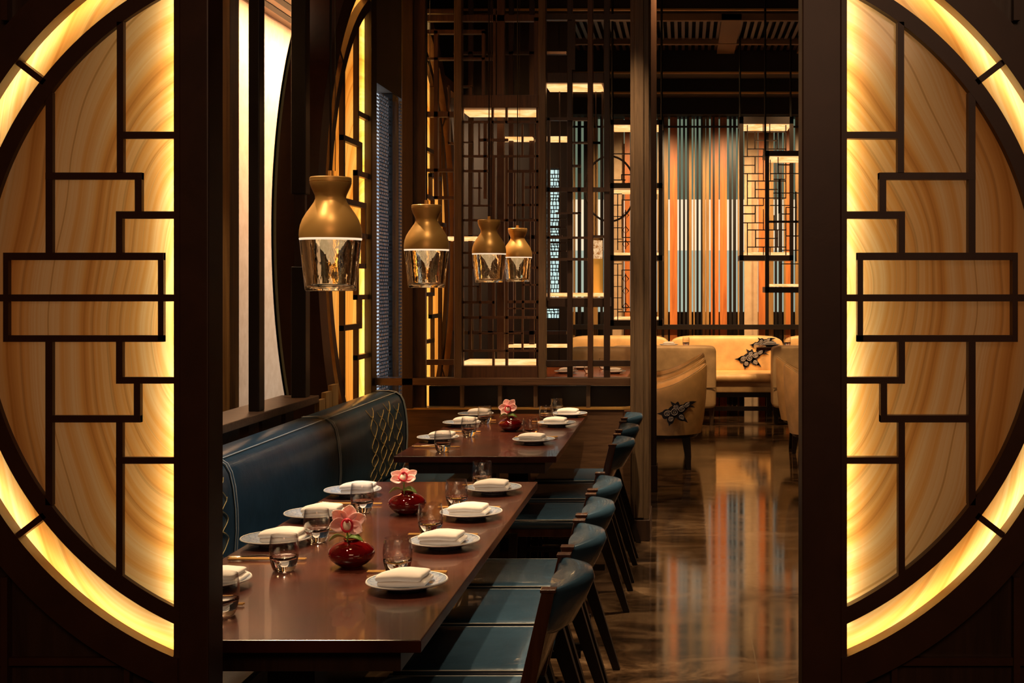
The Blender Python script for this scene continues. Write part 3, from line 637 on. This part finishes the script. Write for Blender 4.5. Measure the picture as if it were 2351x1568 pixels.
for y0_, yc3 in ((527, (494, 528, 560)), (670, (640, 668, 704))):
    dm = M()
    for yc in yc3:
        pts = [(1436, yc-9), (1443, yc), (1436, yc+9), (1429, yc)]
        dm.tube([(X(a, Y), Y+.02, Z(b, Y)) for a, b in pts], .005, 4, closed=True)
    dm.tube([(X(1436, Y), Y+.02, Z(yc3[0]-12, Y)), (X(1436, Y), Y+.02, Z(yc3[2]+12, Y))], .004, 4)
    dm.build('diamond_fretwork', W_BLACK, la, tuple(la.location))
dm = M(); dm.tube([(X(1400+58*math.cos(t), Y), Y+.02, Z(433+75*math.sin(t), Y)) for t in [k*2*PI/48 for k in range(48)]], .010, 5, closed=True)
dm.build('round_hoop', W_BLACK, la, tuple(la.location))
# amber cylinder lamp standing on the lower board of the lantern
al = thing('amber_lamp', 'amber cylinder lamp with etched glass top seen through the partition', 'lamp', (X(1371, 8.75), 8.75, Z(683, YP+.1)+.012)); ao = tuple(al.location)
def zz_(p): return Z(p, 8.75)-ao[2]
M().lathe([(0, 0), (.038, 0), (.038, zz_(594)), (0, zz_(594))], n=32).build('shade', AMBER, al, (0, 0, 0), True)
M().lathe([(0, zz_(594)), (.036, zz_(594)), (.036, zz_(552)), (0, zz_(552))], n=32).build('glass_top', emis('etched_lamp_glass', (1, .62, .3), 1.0, (.4, .14, .03), (30, 30, 40)), al, (0, 0, 0), True)
M().lathe([(0, zz_(552)), (.038, zz_(552)), (.038, zz_(546)), (0, zz_(546))], n=32).build('cap', BRASS, al, (0, 0, 0), True)

# ------------------------------------------------------------ cloud embroidery
def cloud(mapf, scale, seed=0):
    """returns (dark blob mesh, pale line mesh); mapf(u, v, lift) -> point"""
    d = M(); l = M(); rn = random.Random(seed)
    def blob(cu, cv, a, b, rot, pinch):
        n = 28; P = [mapf(cu*scale, cv*scale, .003)]; ring = []
        for k in range(n):
            t = 2*PI*k/n; r = 1+.09*math.sin(3*t+seed)+.05*math.sin(5*t)
            x = a*r*math.cos(t); y = b*r*math.sin(t)*(1-pinch*max(0, math.cos(t))**2)
            ring.append(mapf((cu+x*math.cos(rot)-y*math.sin(rot))*scale, (cv+x*math.sin(rot)+y*math.cos(rot))*scale, .003))
        b0 = len(d.v); d.v += P+ring; d.f += [(b0, b0+1+k, b0+1+(k+1) % n) for k in range(n)]
        for (s0, rr) in ((0, .72), ):
            pts = []
            for k in range(26):
                t = k/25*2.3*2*PI+rot; q = (1-k/25)*rr
                x = a*q*.8*math.cos(t); y = b*q*.9*math.sin(t)
                pts.append(mapf((cu+x*math.cos(rot)-y*math.sin(rot))*scale, (cv+x*math.sin(rot)+y*math.cos(rot))*scale, .005))
            l.tube(pts, .0042*scale/.6, 4)
    for (cu, cv, a, b, rot, pi_) in [(-.02, .0, .11, .085, .2, .2), (-.12, -.02, .09, .06, .3, .5), (.08, .04, .10, .06, .45, .3), (.16, .09, .09, .04, .5, .5), (.07, -.07, .07, .05, -.6, .3), (-.07, -.09, .07, .05, 1.0, .3), (.0, .07, .07, .05, 1.2, .3)]:
        blob(cu, cv, a, b, rot, pi_)
    for (x0, y0, x1, y1, wd) in [(-.15, -.01, -.27, -.02, .035), (.2, .11, .33, .13, .03), (.1, -.09, .17, -.15, .03), (-.09, -.11, -.10, -.19, .035), (.19, .08, .30, .05, .02), (-.02, .09, -.08, .15, .03)]:
        dx, dy = x1-x0, y1-y0; q = math.hypot(dx, dy); nx, ny = -dy/q*wd, dx/q*wd
        d.quad([mapf((x0+nx)*scale, (y0+ny)*scale, .003), mapf((x0-nx)*scale, (y0-ny)*scale, .003), mapf((x0*.45+x1*.55-nx*.35)*scale, (y0*.45+y1*.55-ny*.35)*scale, .003), mapf(x1*scale, y1*scale, .003), mapf((x0*.45+x1*.55+nx*.6)*scale, (y0*.45+y1*.55+ny*.6)*scale, .003)])
    return d, l

# ------------------------------------------------------------ cream booth
bn = thing('booth_bench', 'long cream leather booth bench with navy cloud embroidery against the slatted wall', 'bench', (.6, 15.8, 0)); bo = (.6, 15.8, 0)
segs = [(1300, 1536), (1538, 1799), (1801, 2000)]
for i, (a, b) in enumerate(segs):
    xa, xb = X(a, 16), X(b, 16)
    M().sq(((xa+xb)/2, 16.1, .70), ((xb-xa)/2, .11, .235), .35, .12, 16, 40).build('backrest', L_CREAM, bn, bo, True, ang=180)
    M().sq(((xa+xb)/2, 15.75, .46), ((xb-xa)/2, .40, .055), .4, .12, 12, 40).build('seat_cushion', L_CREAM, bn, bo, True, ang=180)
M().box(X(1300, 15.4), X(2000, 15.4), 15.40, 16.15, .29, .42).build('seat_box', L_TAUPE, bn, bo, bevel=.01)
fm = M().box(X(1300, 15.45), X(2000, 15.45), 15.45, 15.5, .23, .29).box(X(1300, 15.45), X(2000, 15.45), 15.45, 15.5, .07, .12)
for px in (1500, 1760, 1900): fm.box(X(px, 15.45), X(px+12, 15.45), 15.44, 15.51, 0, .29)
fm.build('base_frame', W_BLACK, bn, bo)
for (px, py, sc, sd) in ((1724, 822, .75, 1), (1748, 790, .55, 4)):
    cx, cz = X(px, 15.98), Z(py, 15.98)
    d, l = cloud(lambda u, v, h: (cx+u, 15.985-h, cz+v), sc, sd); d.build('cloud_embroidery', EMB_D, bn, bo); l.build('cloud_thread', EMB_L, bn, bo)
def divider(label, x0, x1, grp=None):
    r = thing('booth_divider', label, 'divider', ((x0+x1)/2, 15.0, 0)); o = tuple(r.location)
    M().sq(((x0+x1)/2, 14.62, .535), ((x1-x0)/2, .17, .345), .12, .12, 14, 40).build('upholstered_end', L_TAUPE, r, o, True, ang=180)
    M().tube([(x0+.01, 14.447, .42), (x1-.01, 14.447, .42)], .004, 5).build('seam', W_DARK, r, o)
    for x in (x0+.05, x1-.05): M().taper((x, 14.6, 0), (x, 14.6, .2), .035, .05, .07, .07).build('leg', W_POST if x < .5 else W_BLACK, r, o)
    return r
divider('cream booth end panel on tapered feet left of the embroidered bench', X(1400, 14.4), X(1645, 14.4))
divider('cream booth end panel at the right beside the aisle chairs', X(1774, 14.4), X(2050, 14.4))
def rtable(label, x0, x1, y0, y1, z, m=W_TABLE, grp=None):
    r = thing('dining_table', label, 'table', ((x0+x1)/2, (y0+y1)/2, 0)); o = tuple(r.location)
    M().box(x0, x1, y0, y1, z-.035, z).build('tabletop', m, r, o, bevel=.003)
    M().box((x0+x1)/2-.06, (x0+x1)/2+.06, (y0+y1)/2-.2, (y0+y1)/2+.2, .03, z-.035).build('pedestal', W_DARK, r, o)
    M().box((x0+x1)/2-.2, (x0+x1)/2+.2, (y0+y1)/2-.25, (y0+y1)/2+.25, 0, .03).build('foot', METAL, r, o)
    return r
rtable('booth table behind the left cream end panel', X(1420, 15), X(1610, 15), 14.85, 15.38, .85)
rtable('booth table behind the right cream end panel', X(1735, 15), X(2000, 15), 14.85, 15.38, .85)
rtable('orange brown dining table seen low through the partition', -1.35, -.50, 11.4, 12.9, .75, woody('orange_table', (.45, .12, .03), (.3, .07, .02), .2, (8, 40, 8)))
lbk = thing('lounge_banquette', 'cream leather banquette back behind the table seen through the partition', 'bench', (-.9, 13.9, 0)); lo_ = tuple(lbk.location)
M().sq((X(1385, 13.5), 13.55, .62), (X(1450, 13.5)-X(1385, 13.5)+.1, .14, .30), .25, .15, 16, 36).build('backrest', L_TAUPE, lbk, lo_, True, ang=180)
M().box(X(1320, 13.5), X(1470, 13.5), 13.1, 13.6, .1, .44).build('seat', L_TAUPE, lbk, lo_, bevel=.02)

# ------------------------------------------------------------ barrel chairs
def barrel(label, loc, rz, emb):
    r = thing('barrel_chair', label, 'chair', loc, rz, 'cream leather barrel chairs')
    R = .33; n = 40; g = []
    def top(t): return .88-.20*(1-math.cos(min(1, abs(t)/2.1)*PI))/2*1.0
    rows = []
    for k in range(n+1):
        t = -2.15+4.3*k/n; h = top(t); z0 = .30
        prof = [(R*.86, z0), (R*.93, .42), (R*.99, .6), (R*1.02, h-.03), (R*1.0, h), (R*.93, h+.004), (R*.88, h-.03), (R*.86, .5), (R*.82, .42), (R*.80, z0)]
        rows.append([(q*math.cos(t), q*math.sin(t), z) for q, z in prof])
    m = M(); m.grid(rows, cv=True); a = len(rows[0]); m.f.append(tuple(range(a))); m.f.append(tuple(range(n*a, n*a+a)))
    m.build('shell', L_CREAM, r, (0, 0, 0), True, ang=50)
    m = M(); m.tube([((R*.97)*math.cos(-2.15+4.3*k/n), (R*.97)*math.sin(-2.15+4.3*k/n), top(-2.15+4.3*k/n)+.004) for k in range(n+1)], .006, 6); m.build('piping', L_TAUPE, r, (0, 0, 0), True)
    M().sq((-.03, 0, .43), (.27, .26, .06), .4, .6, 14, 30).build('seat_cushion', L_CREAM, r, (0, 0, 0), True, ang=180)
    M().lathe([(0, .27), (.25, .27), (.28, .305), (0, .305)], n=32).build('base', W_BLACK, r, (0, 0, 0))
    for (x, y) in ((.15, .15), (.15, -.15), (-.17, .15), (-.17, -.15)):
        M().taper((x*1.2, y*1.2, 0), (x, y, .28), .035, .035, .07, .07).build('leg', W_BLACK, r, (0, 0, 0))
    if emb is not None:
        d, l = cloud(lambda u, v, h: ((R*.985+h)*math.cos(emb+u/R), (R*.985+h)*math.sin(emb+u/R), .50+v), .62, 2)
        d.build('cloud_embroidery', EMB_D, r, (0, 0, 0)); l.build('cloud_thread', EMB_L, r, (0, 0, 0))
    return r
barrel('cream barrel chair with navy cloud embroidery beside the aisle pier', (-.135, 11.25, 0), 0, -1.35)
barrel('middle one of the cream barrel chairs nested behind the pier', (-.13, 12.1, 0), 0, None)
barrel('rearmost cream barrel chair of the left row', (-.13, 12.95, 0), 0, None)
barrel('front barrel chair peeking out beside the right gate post', (1.19, 11.2, 0), PI, None)
barrel('second barrel chair at the right gate post, a little further back', (1.20, 12.3, 0), PI, None)

# ------------------------------------------------------------ banquette
bq = thing('banquette', 'long dark teal leather banquette with gold cross stitching along the left wall', 'bench', (-1.55, 5.6, 0)); bqo = (-1.55, 5.6, 0)
prof = [(-1.90, .45), (-1.90, .88), (-1.885, .915), (-1.85, .93), (-1.78, .932), (-1.735, .925), (-1.705, .905), (-1.688, .875), (-1.676, .82), (-1.667, .74), (-1.665, .66), (-1.67, .58), (-1.68, .5), (-1.70, .45)]
def fx(z):
    p = prof[6:]
    for i in range(len(p)-1):
        if p[i][1] >= z >= p[i+1][1]:
            t = (p[i][1]-z)/(p[i][1]-p[i+1][1]); return p[i][0]+(p[i+1][0]-p[i][0])*t
    return -1.67
for (a, b) in ((3.2, 4.86), (4.87, 6.33), (6.34, 7.86)):
    g = []
    n = 24
    for k in range(n+1):
        y = a+(b-a)*k/n; e = min(k, n-k)/n*(b-a); ins = .006*math.exp(-(e/.02)**2)
        g.append([(x+(ins if x < -1.8 else -ins), y, z-ins*(z > .8)) for x, z in prof])
    m = M(); m.grid(g, cv=True); L = len(prof); m.f.append(tuple(range(L))); m.f.append(tuple(range(n*L, n*L+L)))
    m.build('back_cushion', L_BANQ, bq, bqo, True, ang=60)
m = M(); g = []
for k in range(9):
    y = 7.86+.20*k/8; sft = .06*(k/8)**2
    g.append([(x-(sft if x > -1.8 else 0), y, z-.05*(k/8)**2*(z > .8)) for x, z in prof])
m.grid(g, cv=True); m.f.append(tuple(range(8*len(prof), 9*len(prof)))); m.build('end_bolster', L_BANQ, bq, bqo, True, ang=60)
for y in (4.865, 6.335, 7.86):
    for s in (-.012, .012):
        m = M(); pts = [(x+.0025 if x > -1.8 else x, y+s, z+(.002 if z > .9 else 0)) for x, z in prof[3:]]
        m.tube(pts, .0022, 5); m.build('seam_stitching', THREAD_W, bq, bqo)
m = M(); m.tube([(-1.727, y, .9255) for y in (3.2, 5, 6.4, 7.86)], .002, 5); m.build('top_seam', THREAD_W, bq, bqo)
M().box(-1.72, -1.22, 3.2, 8.05, .38, .46).build('seat_cushion', L_BANQ, bq, bqo, bevel=.02)
M().box(-1.90, -1.28, 3.2, 8.05, .0, .38).build('base', W_BLACK, bq, bqo)
def stitches(y0, y1, cols):
    m = M()
    for c in range(cols):
        yc = y0+(y1-y0)*(c+.5)/cols
        w_ = (y1-y0)/cols*.32; z = .90-(c % 2)*.03; rn = random.Random(c)
        while z > .54:
            h = .035+.02*rn.random()
            for s in (1, -1):
                pts = []
                for q in range(7):
                    t = q/6; zq = z-h*2*t; pts.append((fx(zq)+.0028, yc+s*w_*math.cos(t*PI)*(1+.2*rn.random()), zq))
                m.tube(pts, .0016, 4)
            for s in (1, -1): m.tube([(fx(z-h)+.003, yc-.02, z-h+s*.012), (fx(z-h)+.003, yc+.02, z-h-s*.012)], .0015, 4)
            z -= h*1.9
            if rn.random() < .2: z -= .03
    return m
stitches(6.95, 7.75, 4).build('gold_cross_stitching', THREAD, bq, bqo)
stitches(4.45, 4.80, 2).build('gold_cross_stitching', THREAD, bq, bqo)

# ------------------------------------------------------------ dining tables
def dtable(label, y0, y1):
    x0, x1 = -1.39, -.611
    r = thing('dining_table', label, 'table', (-1.0, (y0+y1)/2, 0), 0, 'long dining tables along the banquette'); o = tuple(r.location)
    M().box(x0, x1, y0, y1, .72, .75).build('tabletop', W_TABLE, r, o, bevel=.0025)
    M().box(x0+.06, x1-.06, y0+.06, y1-.06, .66, .72).build('apron', W_DARK, r, o)
    for yy in (y0+.35, y1-.35):
        M().box(-1.06, -.94, yy-.06, yy+.06, .04, .66).build('pedestal', W_DARK, r, o)
        M().box(-1.16, -.88, yy-.05, yy+.05, 0, .04).build('foot', METAL, r, o)
    return r
dtable('near dining table of glossy red-brown wood with two orchid vases', 3.037, 5.46)
dtable('far dining table of glossy red wood with one orchid vase', 6.256, 8.30)

# ------------------------------------------------------------ chairs
def make_chair(label, loc):
    r = thing('dining_chair', label, 'chair', loc, 0, 'blue leather chairs in a row at the tables'); o = (0, 0, 0)
    hw = .215
    def px_(z): return .277+(z-.80)*.235 if z > .43 else .19
    M().sq((-.02, 0, .425), (.225, .245, .03), .35, .18, 12, 36).build('seat', L_BLUE, r, o, True, ang=180)
    s = M(); s.tube([(-.235, -.243, .445), (.2, -.243, .445)], .0022, 5); s.build('seat_stitching', THREAD_W, r, o)
    s = M(); s.tube([(-.235, .243, .445), (.2, .243, .445)], .0022, 5); s.build('seat_stitching', THREAD_W, r, o)
    M().box(-.22, .17, -.22, .22, .36, .40).build('seat_frame', W_CHAIR, r, o, bevel=.004)
    for y in (-hw, hw):
        p = M(); n0 = 0
        p.taper((px_(.43)-.005, y, .38), (px_(.80), y, .80), .045, .034, .033, .030); p.build('back_post', W_CHAIR, r, o, bevel=.003)
        M().box(px_(.8)-.020, px_(.8)+.020, y-.019, y+.019, .797, .806).build('post_cap', W_CHAIR, r, o, bevel=.002)
        M().taper((.345, y*1.02, 0), (.195, y*.99, .46), .030, .030, .058, .040).build('leg', W_BLACK, r, o, bevel=.002)
        M().taper((-.215, y*.96, 0), (-.20, y*.95, .38), .028, .028, .042, .042).build('leg', W_BLACK, r, o, bevel=.002)
        M().box(-.2, .24, y-.012, y+.012, .20, .225).build('stretcher', W_BLACK, r, o)
    # wrapped curved back band
    rows = []; n = 26
    for k in range(n+1):
        s_ = -1+2*k/n; c = (1-s_*s_); y = s_*(hw-.012)
        bul = .075*c**.85; th = .012+.024*c**1.1
        zt = .795+.010*c; zb = .685-.025*c
        row = []
        for (a, zz) in ((-1, .12), (-1, .5), (-1, .85), (-.55, 1.0), (.0, 1.02), (.55, 1.0), (1.0, .86), (1.05, .5), (.9, .12), (.4, 0), (-.5, 0)):
            z = zb+(zt-zb)*zz; xx = px_(z)+bul*(.55+.45*(zz if a > -.6 else zz*.6))+a*th*(1+.9*c*(a < 0)*(zz > .8)); row.append((xx, y, z))
        rows.append(row)
    m = M(); m.grid(rows, cv=True); L = len(rows[0]); m.f.append(tuple(range(L))); m.f.append(tuple(range(n*L, n*L+L)))
    m.build('backrest', L_BLUE, r, o, True, ang=70)
    rows = []
    for k in range(n+1):
        s_ = -1+2*k/n; c = (1-s_*s_); y = s_*(hw-.01); row = []
        for (a, z) in ((-1, .46), (-1, .58), (-1, .70), (1, .70), (1, .58), (1, .46)):
            row.append((px_(z)+.045*c**.85*((z-.46)/.24)+a*.008, y, z))
        rows.append(row)
    m = M(); m.grid(rows, cv=True); m.f.append(tuple(range(6))); m.f.append(tuple(range(n*6, n*6+6))); m.build('back_panel', W_CHAIR, r, o, True, ang=50)
    return r
ch = make_chair('blue leather chair nearest the camera, at the front corner of the near table', (-.62, 3.53, 0))
for y, lb_ in ((4.07, 'second blue leather chair from the camera along the near table'), (4.60, 'third blue leather chair from the camera along the near table'),
               (5.13, 'fourth blue leather chair, last one at the near table'), (6.50, 'first blue leather chair of the far table, facing the low wood panel'),
               (7.12, 'middle blue leather chair of the far table'), (7.74, 'last blue leather chair of the far table, beside the partition')):
    dup(ch, (-.62, y, 0), lb_)

# ------------------------------------------------------------ tableware
ZT = .75
def mk_plate(label, loc):
    r = thing('plate', label, 'plate', loc, 0, 'pale blue porcelain plates')
    M().lathe([(0, 0), (.05, 0), (.055, .006), (.075, .010), (.109, .021), (.110, .024), (.107, .0245), (.074, .0135), (.06, .010), (0, .009)], n=48).build('dish', PORC, r, (0, 0, 0), True)
    M().lathe([(.1085, .0215), (.1105, .0235), (.109, .0262), (.106, .0252)], n=48).build('rim', PORC_W, r, (0, 0, 0), True)
    return r
def mk_napkin(label, loc, rz=0, loc2=None):
    m = M()
    for i, (sx, sy, z, dx, dy) in enumerate([(.066, .054, .012, .004, .002), (.064, .052, .0315, -.002, .001)]):
        def wp(p, i=i):
            f = (p[1]+.05)/.1
            return [p[0]*(1-.20*f)+.022*f+.0015*math.sin(p[1]*90+i), p[1], p[2]*(1+.30*(1-f))+.0016*math.sin(p[0]*55+i*2)-.003*f*i-.30*max(0, -p[1]-.028)*(1 if i else .3)]
        m.sq((dx, dy, z), (sx, sy, .0108), .75, .17, 14, 52, wp)
    o = m.build('napkin', CLOTH, None, (0, 0, 0), True, ang=180); o.location = loc; o.rotation_euler = (0, 0, rz)
    return tag(o, label, 'napkin', 'folded white napkins on the plates')
def mk_glass(label, loc):
    P = [(0, 0), (.026, 0), (.031, .004), (.036, .016), (.0405, .038), (.042, .060), (.0405, .082), (.0375, .102), (.0368, .1035), (.0360, .102), (.0388, .082), (.0402, .060), (.0388, .050), (.033, .040), (.022, .034), (0, .032)]
    o = M().lathe(P, n=40).build('tumbler', GLASS, None, (0, 0, 0), True, ang=60); o.location = loc
    return tag(o, label, 'glass', 'clear tumblers on the tables')
def mk_stick(label, loc, rz):
    o = M().tube([(-.115, 0, .006), (.115, 0, .007)], [.0022, .0034], 6).build('chopstick', BRASS, None, (0, 0, 0)); o.location = loc; o.rotation_euler = (0, 0, rz)
    return tag(o, label, 'chopstick', 'brass chopsticks beside the plates')
def mk_spoon(label, loc, rz):
    m = M(); m.tube([(-.09, 0, .008), (-.02, 0, .012), (.045, 0, .006)], [.0025, .002, .003], 6)
    m.sq((.068, 0, .005), (.026, .013, .004), 1, 1, 8, 16)
    o = m.build('spoon', STEEL, None, (0, 0, 0), True); o.location = loc; o.rotation_euler = (0, 0, rz)
    return tag(o, label, 'spoon', 'small spoons beside the plates')
def cp(o, loc, label, rz=0):
    c = o.copy(); COL.objects.link(c); c.location = loc; c.rotation_euler = (0, 0, rz); c['label'] = label; return c
proto = None
tn = {1: 'near table', 2: 'far table'}
seats = []
# (table, side, order word, plate x, y, glass x, y, chopstick y)
ow = ['front', 'second', 'third', 'rear']
for i, (y, gx, gy) in enumerate([(3.55, -.817, 3.73), (4.11, -.836, 4.31), (4.62, -.84, 4.83), (5.17, -.823, 5.33)]):
    seats.append((1, 'chair side', ow[i], -.752, y, gx, gy, 3.725+(.555, .555, .515, .545)[0]*i if i < 2 else (4.80, 5.33)[i-2], .78, 1))
for i, (y, gx, gy) in enumerate([(3.57, -1.155, 3.27), (4.15, -1.155, 3.775), (4.60, -1.18, 4.20), (5.11, -1.167, 4.74)]):
    seats.append((1, 'banquette side', ow[i], -1.295, y, gx, gy, (3.35, 3.90, 4.36, 4.88)[i], -1.23, -1))
ow2 = ['front', 'middle', 'rear']
for i, (x, y, gx, gy) in enumerate([(-.778, 6.77, -.83, 7.05), (-.737, 7.58, -.817, 7.75), (-.71, 8.12, -.80, 8.22)]):
    seats.append((2, 'chair side', ow2[i], x, y, gx, gy, (7.0, 7.78, 8.25)[i], .78, 1))
for i, (y, gx, gy) in enumerate([(6.86, -1.19, 6.45), (7.59, -1.165, 7.08), (8.10, -1.178, 7.73)]):
    seats.append((2, 'banquette side', ow2[i], -1.29, y, gx, gy, (6.58, 7.25, 7.85)[i], -1.2, -1))
for (t, side, od, x, y, gx, gy, cy_, cx_, sg) in seats:
    where = '%s, %s, %s place setting' % (tn[t], side, od)
    cxp = -.79 if sg > 0 else -1.245
    crz = (-.05 if sg > 0 else .01)
    nr = 0 if sg > 0 else .05
    args = [(mk_plate, 'pale blue plate under a napkin: '+where), (mk_glass, 'clear tumbler: '+where), (mk_spoon, 'small spoon: '+where), (mk_napkin, 'folded white napkin: '+where)]
    pl = (x, y, ZT); np_ = (x-.012 if sg > 0 else x+.02, y-.005, ZT+.013); gl = (gx, gy, ZT)
    if proto is None:
        p_ = mk_plate(args[0][1], pl); n_ = mk_napkin(args[3][1], np_, nr); g_ = mk_glass(args[1][1], gl)
        s_ = mk_spoon(args[2][1], (cxp+.02, cy_-.03, ZT), crz-.08)
        c_ = mk_stick('brass chopstick, left of pair: '+where, (cxp, cy_, ZT), crz)
        proto = (p_, n_, g_, s_, c_)
    else:
        dup(proto[0], pl, args[0][1]); cp(proto[1], np_, args[3][1], nr+random.uniform(-.06, .06)); cp(proto[2], gl, args[1][1])
        cp(proto[3], (cxp+(.02 if sg > 0 else -.04), cy_-.03*sg, ZT), args[2][1], (crz-.08) if sg > 0 else PI-.10)
        cp(proto[4], (cxp, cy_, ZT), 'nearer brass chopstick: '+where, crz if sg > 0 else PI+crz)
    cp(proto[4], (cxp, cy_+.012, ZT), 'further brass chopstick: '+where, (crz-.01) if sg > 0 else PI+crz)
proto[4]['label'] = 'nearer brass chopstick: near table, chair side, front place setting'

# vases and orchids
def mk_vase(label, loc):
    r = thing('vase', label, 'vase', loc, 0, 'ruby glass bud vases')
    M().lathe([(0, 0), (.028, 0), (.046, .010), (.062, .024), (.068, .038), (.064, .052), (.048, .066), (.030, .073), (.022, .077), (.024, .082), (.020, .082), (.018, .077), (.026, .070), (.044, .062), (.059, .050), (.063, .038), (.057, .026), (.042, .014), (.02, .006), (0, .005)], n=48).build('body', RUBY, r, (0, 0, 0), True)
    return r
def petal(m, ang, ln, wd, cup, tilt, n=10, mm=8):
    """petal in the local frame of a flower facing -Y"""
    g = []
    for i in range(n+1):
        s = i/n; wv = wd*math.sin(PI*min(1, (s*.92+.06)))**.75; row = []
        for j in range(mm+1):
            q = -1+2*j/mm; a = s*ln; b = q*wv
            dpt = -tilt*a-cup*(q*q)*.012*math.sin(PI*s)+.010*math.sin(s*PI)+.0015*math.sin(q*5+s*6)
            x = a*math.cos(ang)-b*math.sin(ang); z = a*math.sin(ang)+b*math.cos(ang)
            row.append((x, dpt, z))
        g.append(row)
    base = len(m.v); m.grid(g)
def mk_orchid(label, loc, sc, pitch, roll, yaw=0):
    r = thing('orchid_flower', label, 'flower', loc, 0, 'pink orchid blooms in the vases')
    hd = Vector((0, 0, .045))
    for k, (a, ln, wd, tl) in enumerate([(90, .052, .023, -.1), (30, .055, .021, .1), (150, .055, .021, .1), (-20, .050, .021, .35), (200, .050, .021, .35)]):
        m = M(); petal(m, math.radians(a)+roll, ln*sc, wd*sc, 1, tl)
        o = m.build('petal', PETAL, r, (0, 0, 0), True, ang=180); o.location = hd; o.rotation_euler = (pitch, 0, yaw)
        sm = o.modifiers.new('thick', 'SOLIDIFY'); sm.thickness = .0012
    m = M(); m.sq((0, -.012, -.006), (.013*sc, .012, .016*sc), .9, .9, 12, 16)
    o = m.build('lip', LIP, r, (0, 0, 0), True); o.location = hd; o.rotation_euler = (pitch, 0, yaw)
    m = M(); m.tube([(.015*sc*math.cos(t), -.020-.004*math.sin(2*t), -.006+.018*sc*math.sin(t)) for t in [k*2*PI/20 for k in range(20)]], .0035, 6, closed=True); m.sq((0, -.024, .008), (.006, .006, .007), 1, 1, 8, 10)
    o = m.build('lip_edge', LIP_R, r, (0, 0, 0), True); o.location = hd; o.rotation_euler = (pitch, 0, yaw)
    for s in (1, -1):
        m = M(); g = []
        for i in range(9):
            q = i/8; wv = .020*math.sin(PI*(q*.85+.1)); g.append([(s*q*.050, -.014+v*wv*.6, .006+.012*math.sin(q*PI)-.010*q+v*wv*.3*s) for v in (-1, -.5, 0, .5, 1)])
        m.grid(g); o = m.build('leaf', STEM, r, (0, 0, 0), True); sm = o.modifiers.new('thick', 'SOLIDIFY'); sm.thickness = .0015
    M().tube([(0, 0, -.055), (.002, 0, -.01), (0, -.002, .04)], .003, 6).build('stem', STEM, r, (0, 0, 0), True)
    return r
for (lab, x, y, sc, pt_, rl, yw) in [('front of the near table', -.974, 3.83, 1.0, -.15, -.2, 0.25), ('rear of the near table', -.995, 4.70, .95, -.75, 0.05, .05), ('middle of the far table', -.972, 7.33, 1.05, -.2, .45, -.1)]:
    mk_vase('squat ruby glass vase at the '+lab, (x, y, ZT)); mk_orchid('pink orchid bloom rising from the ruby vase at the '+lab, (x-.008, y-.02, ZT+.085), sc, pt_, rl, yw)

# far tableware
def far_set(x, y, z, where):
    p = dup(proto[0], (x, y, z), 'pale plate '+where); cp(proto[1], (x, y, z+.013), 'white napkin '+where)
    cp(proto[2], (x+.2, y+.05, z), 'clear tumbler '+where)
far_set(X(1535, 15), 15.1, .85, 'on the booth table behind the left cream end panel')
far_set(X(1770, 15), 15.1, .85, 'on the booth table behind the right end panel, beside the embroidery')
far_set(-1.08, 12.0, .75, 'on the orange table seen through the partition, left side')
far_set(-.64, 12.0, .75, 'on the orange table seen through the partition, near the pier')
far_set(-.98, 12.6, .75, 'on the orange table seen through the partition, rear side')

# ------------------------------------------------------------ pendants
def mk_pendant(label, loc):
    """origin at the bottom of the glass"""
    r = thing('pendant_lamp', label, 'pendant lamp', loc, 0, 'brass and seeded glass pendants over the tables'); q = .001233; o = (0, 0, 0)
    def p(rr, y): return (rr*q, (668-y)*q)
    M().lathe([p(50, 548), p(70, 547), p(70.5, 540), p(70, 530), p(68, 518), p(63, 504), p(55, 490), p(45, 476), p(37, 464), p(34.5, 457), p(35, 450), p(39, 441), p(44, 430), p(46.5, 422), p(47, 419), p(46, 418.5), p(46, 417.5), p(47, 417), p(47, 409), p(45, 407), p(0, 407)], n=48).build('brass_cap', BRASS, r, o, True, ang=35)
    M().lathe([p(0, 392), p(6, 392), p(6.5, 407), p(0, 407)], n=20).build('stem', BRASS, r, o, True)
    M().lathe([p(0, 668), p(55, 668), p(57, 666), p(69, 553), p(67, 547), p(57, 547), p(55, 560), p(46, 652), p(43, 655), p(0, 655)], n=48).build('glass_shade', GLASS_P, r, o, True, ang=50)
    M().lathe([p(0, 553), p(44, 553), p(44, 547.5), p(0, 547.5)], n=32).build('light_disc', E_PEND, r, o)
    M().lathe([p(69.5, 546.5), p(70.5, 549), p(69, 552), p(66, 548)], n=48).build('rim_glint', emis('rim_glint', (1, .7, .45), 1.1) if 'rim_glint' not in bpy.data.materials else bpy.data.materials['rim_glint'], r, o, True)  # emissive ring imitates lamp light caught in the top edge of the glass
    M().tube([(0, 0, .34), (0, 0, 3.95-loc[2])], .0032, 6).build('cord', W_BLACK, r, o)
    M().tube([(.012, .004, .34), (.012, .004, 3.95-loc[2])], .0012, 5).build('suspension_wire', STEEL, r, o)
    return r
pn = mk_pendant('largest brass pendant with tapered glass, nearest the camera', (-1.0, 3.70, 1.558))
dup(pn, (-1.0, 5.08, 1.562), 'second brass pendant from the camera, in front of the corner post')
dup(pn, (-1.0, 6.71, 1.583), 'third brass pendant, overlapping the smallest one')
dup(pn, (-1.0, 7.86, 1.588), 'smallest and furthest brass pendant, before the lattice cabinet')
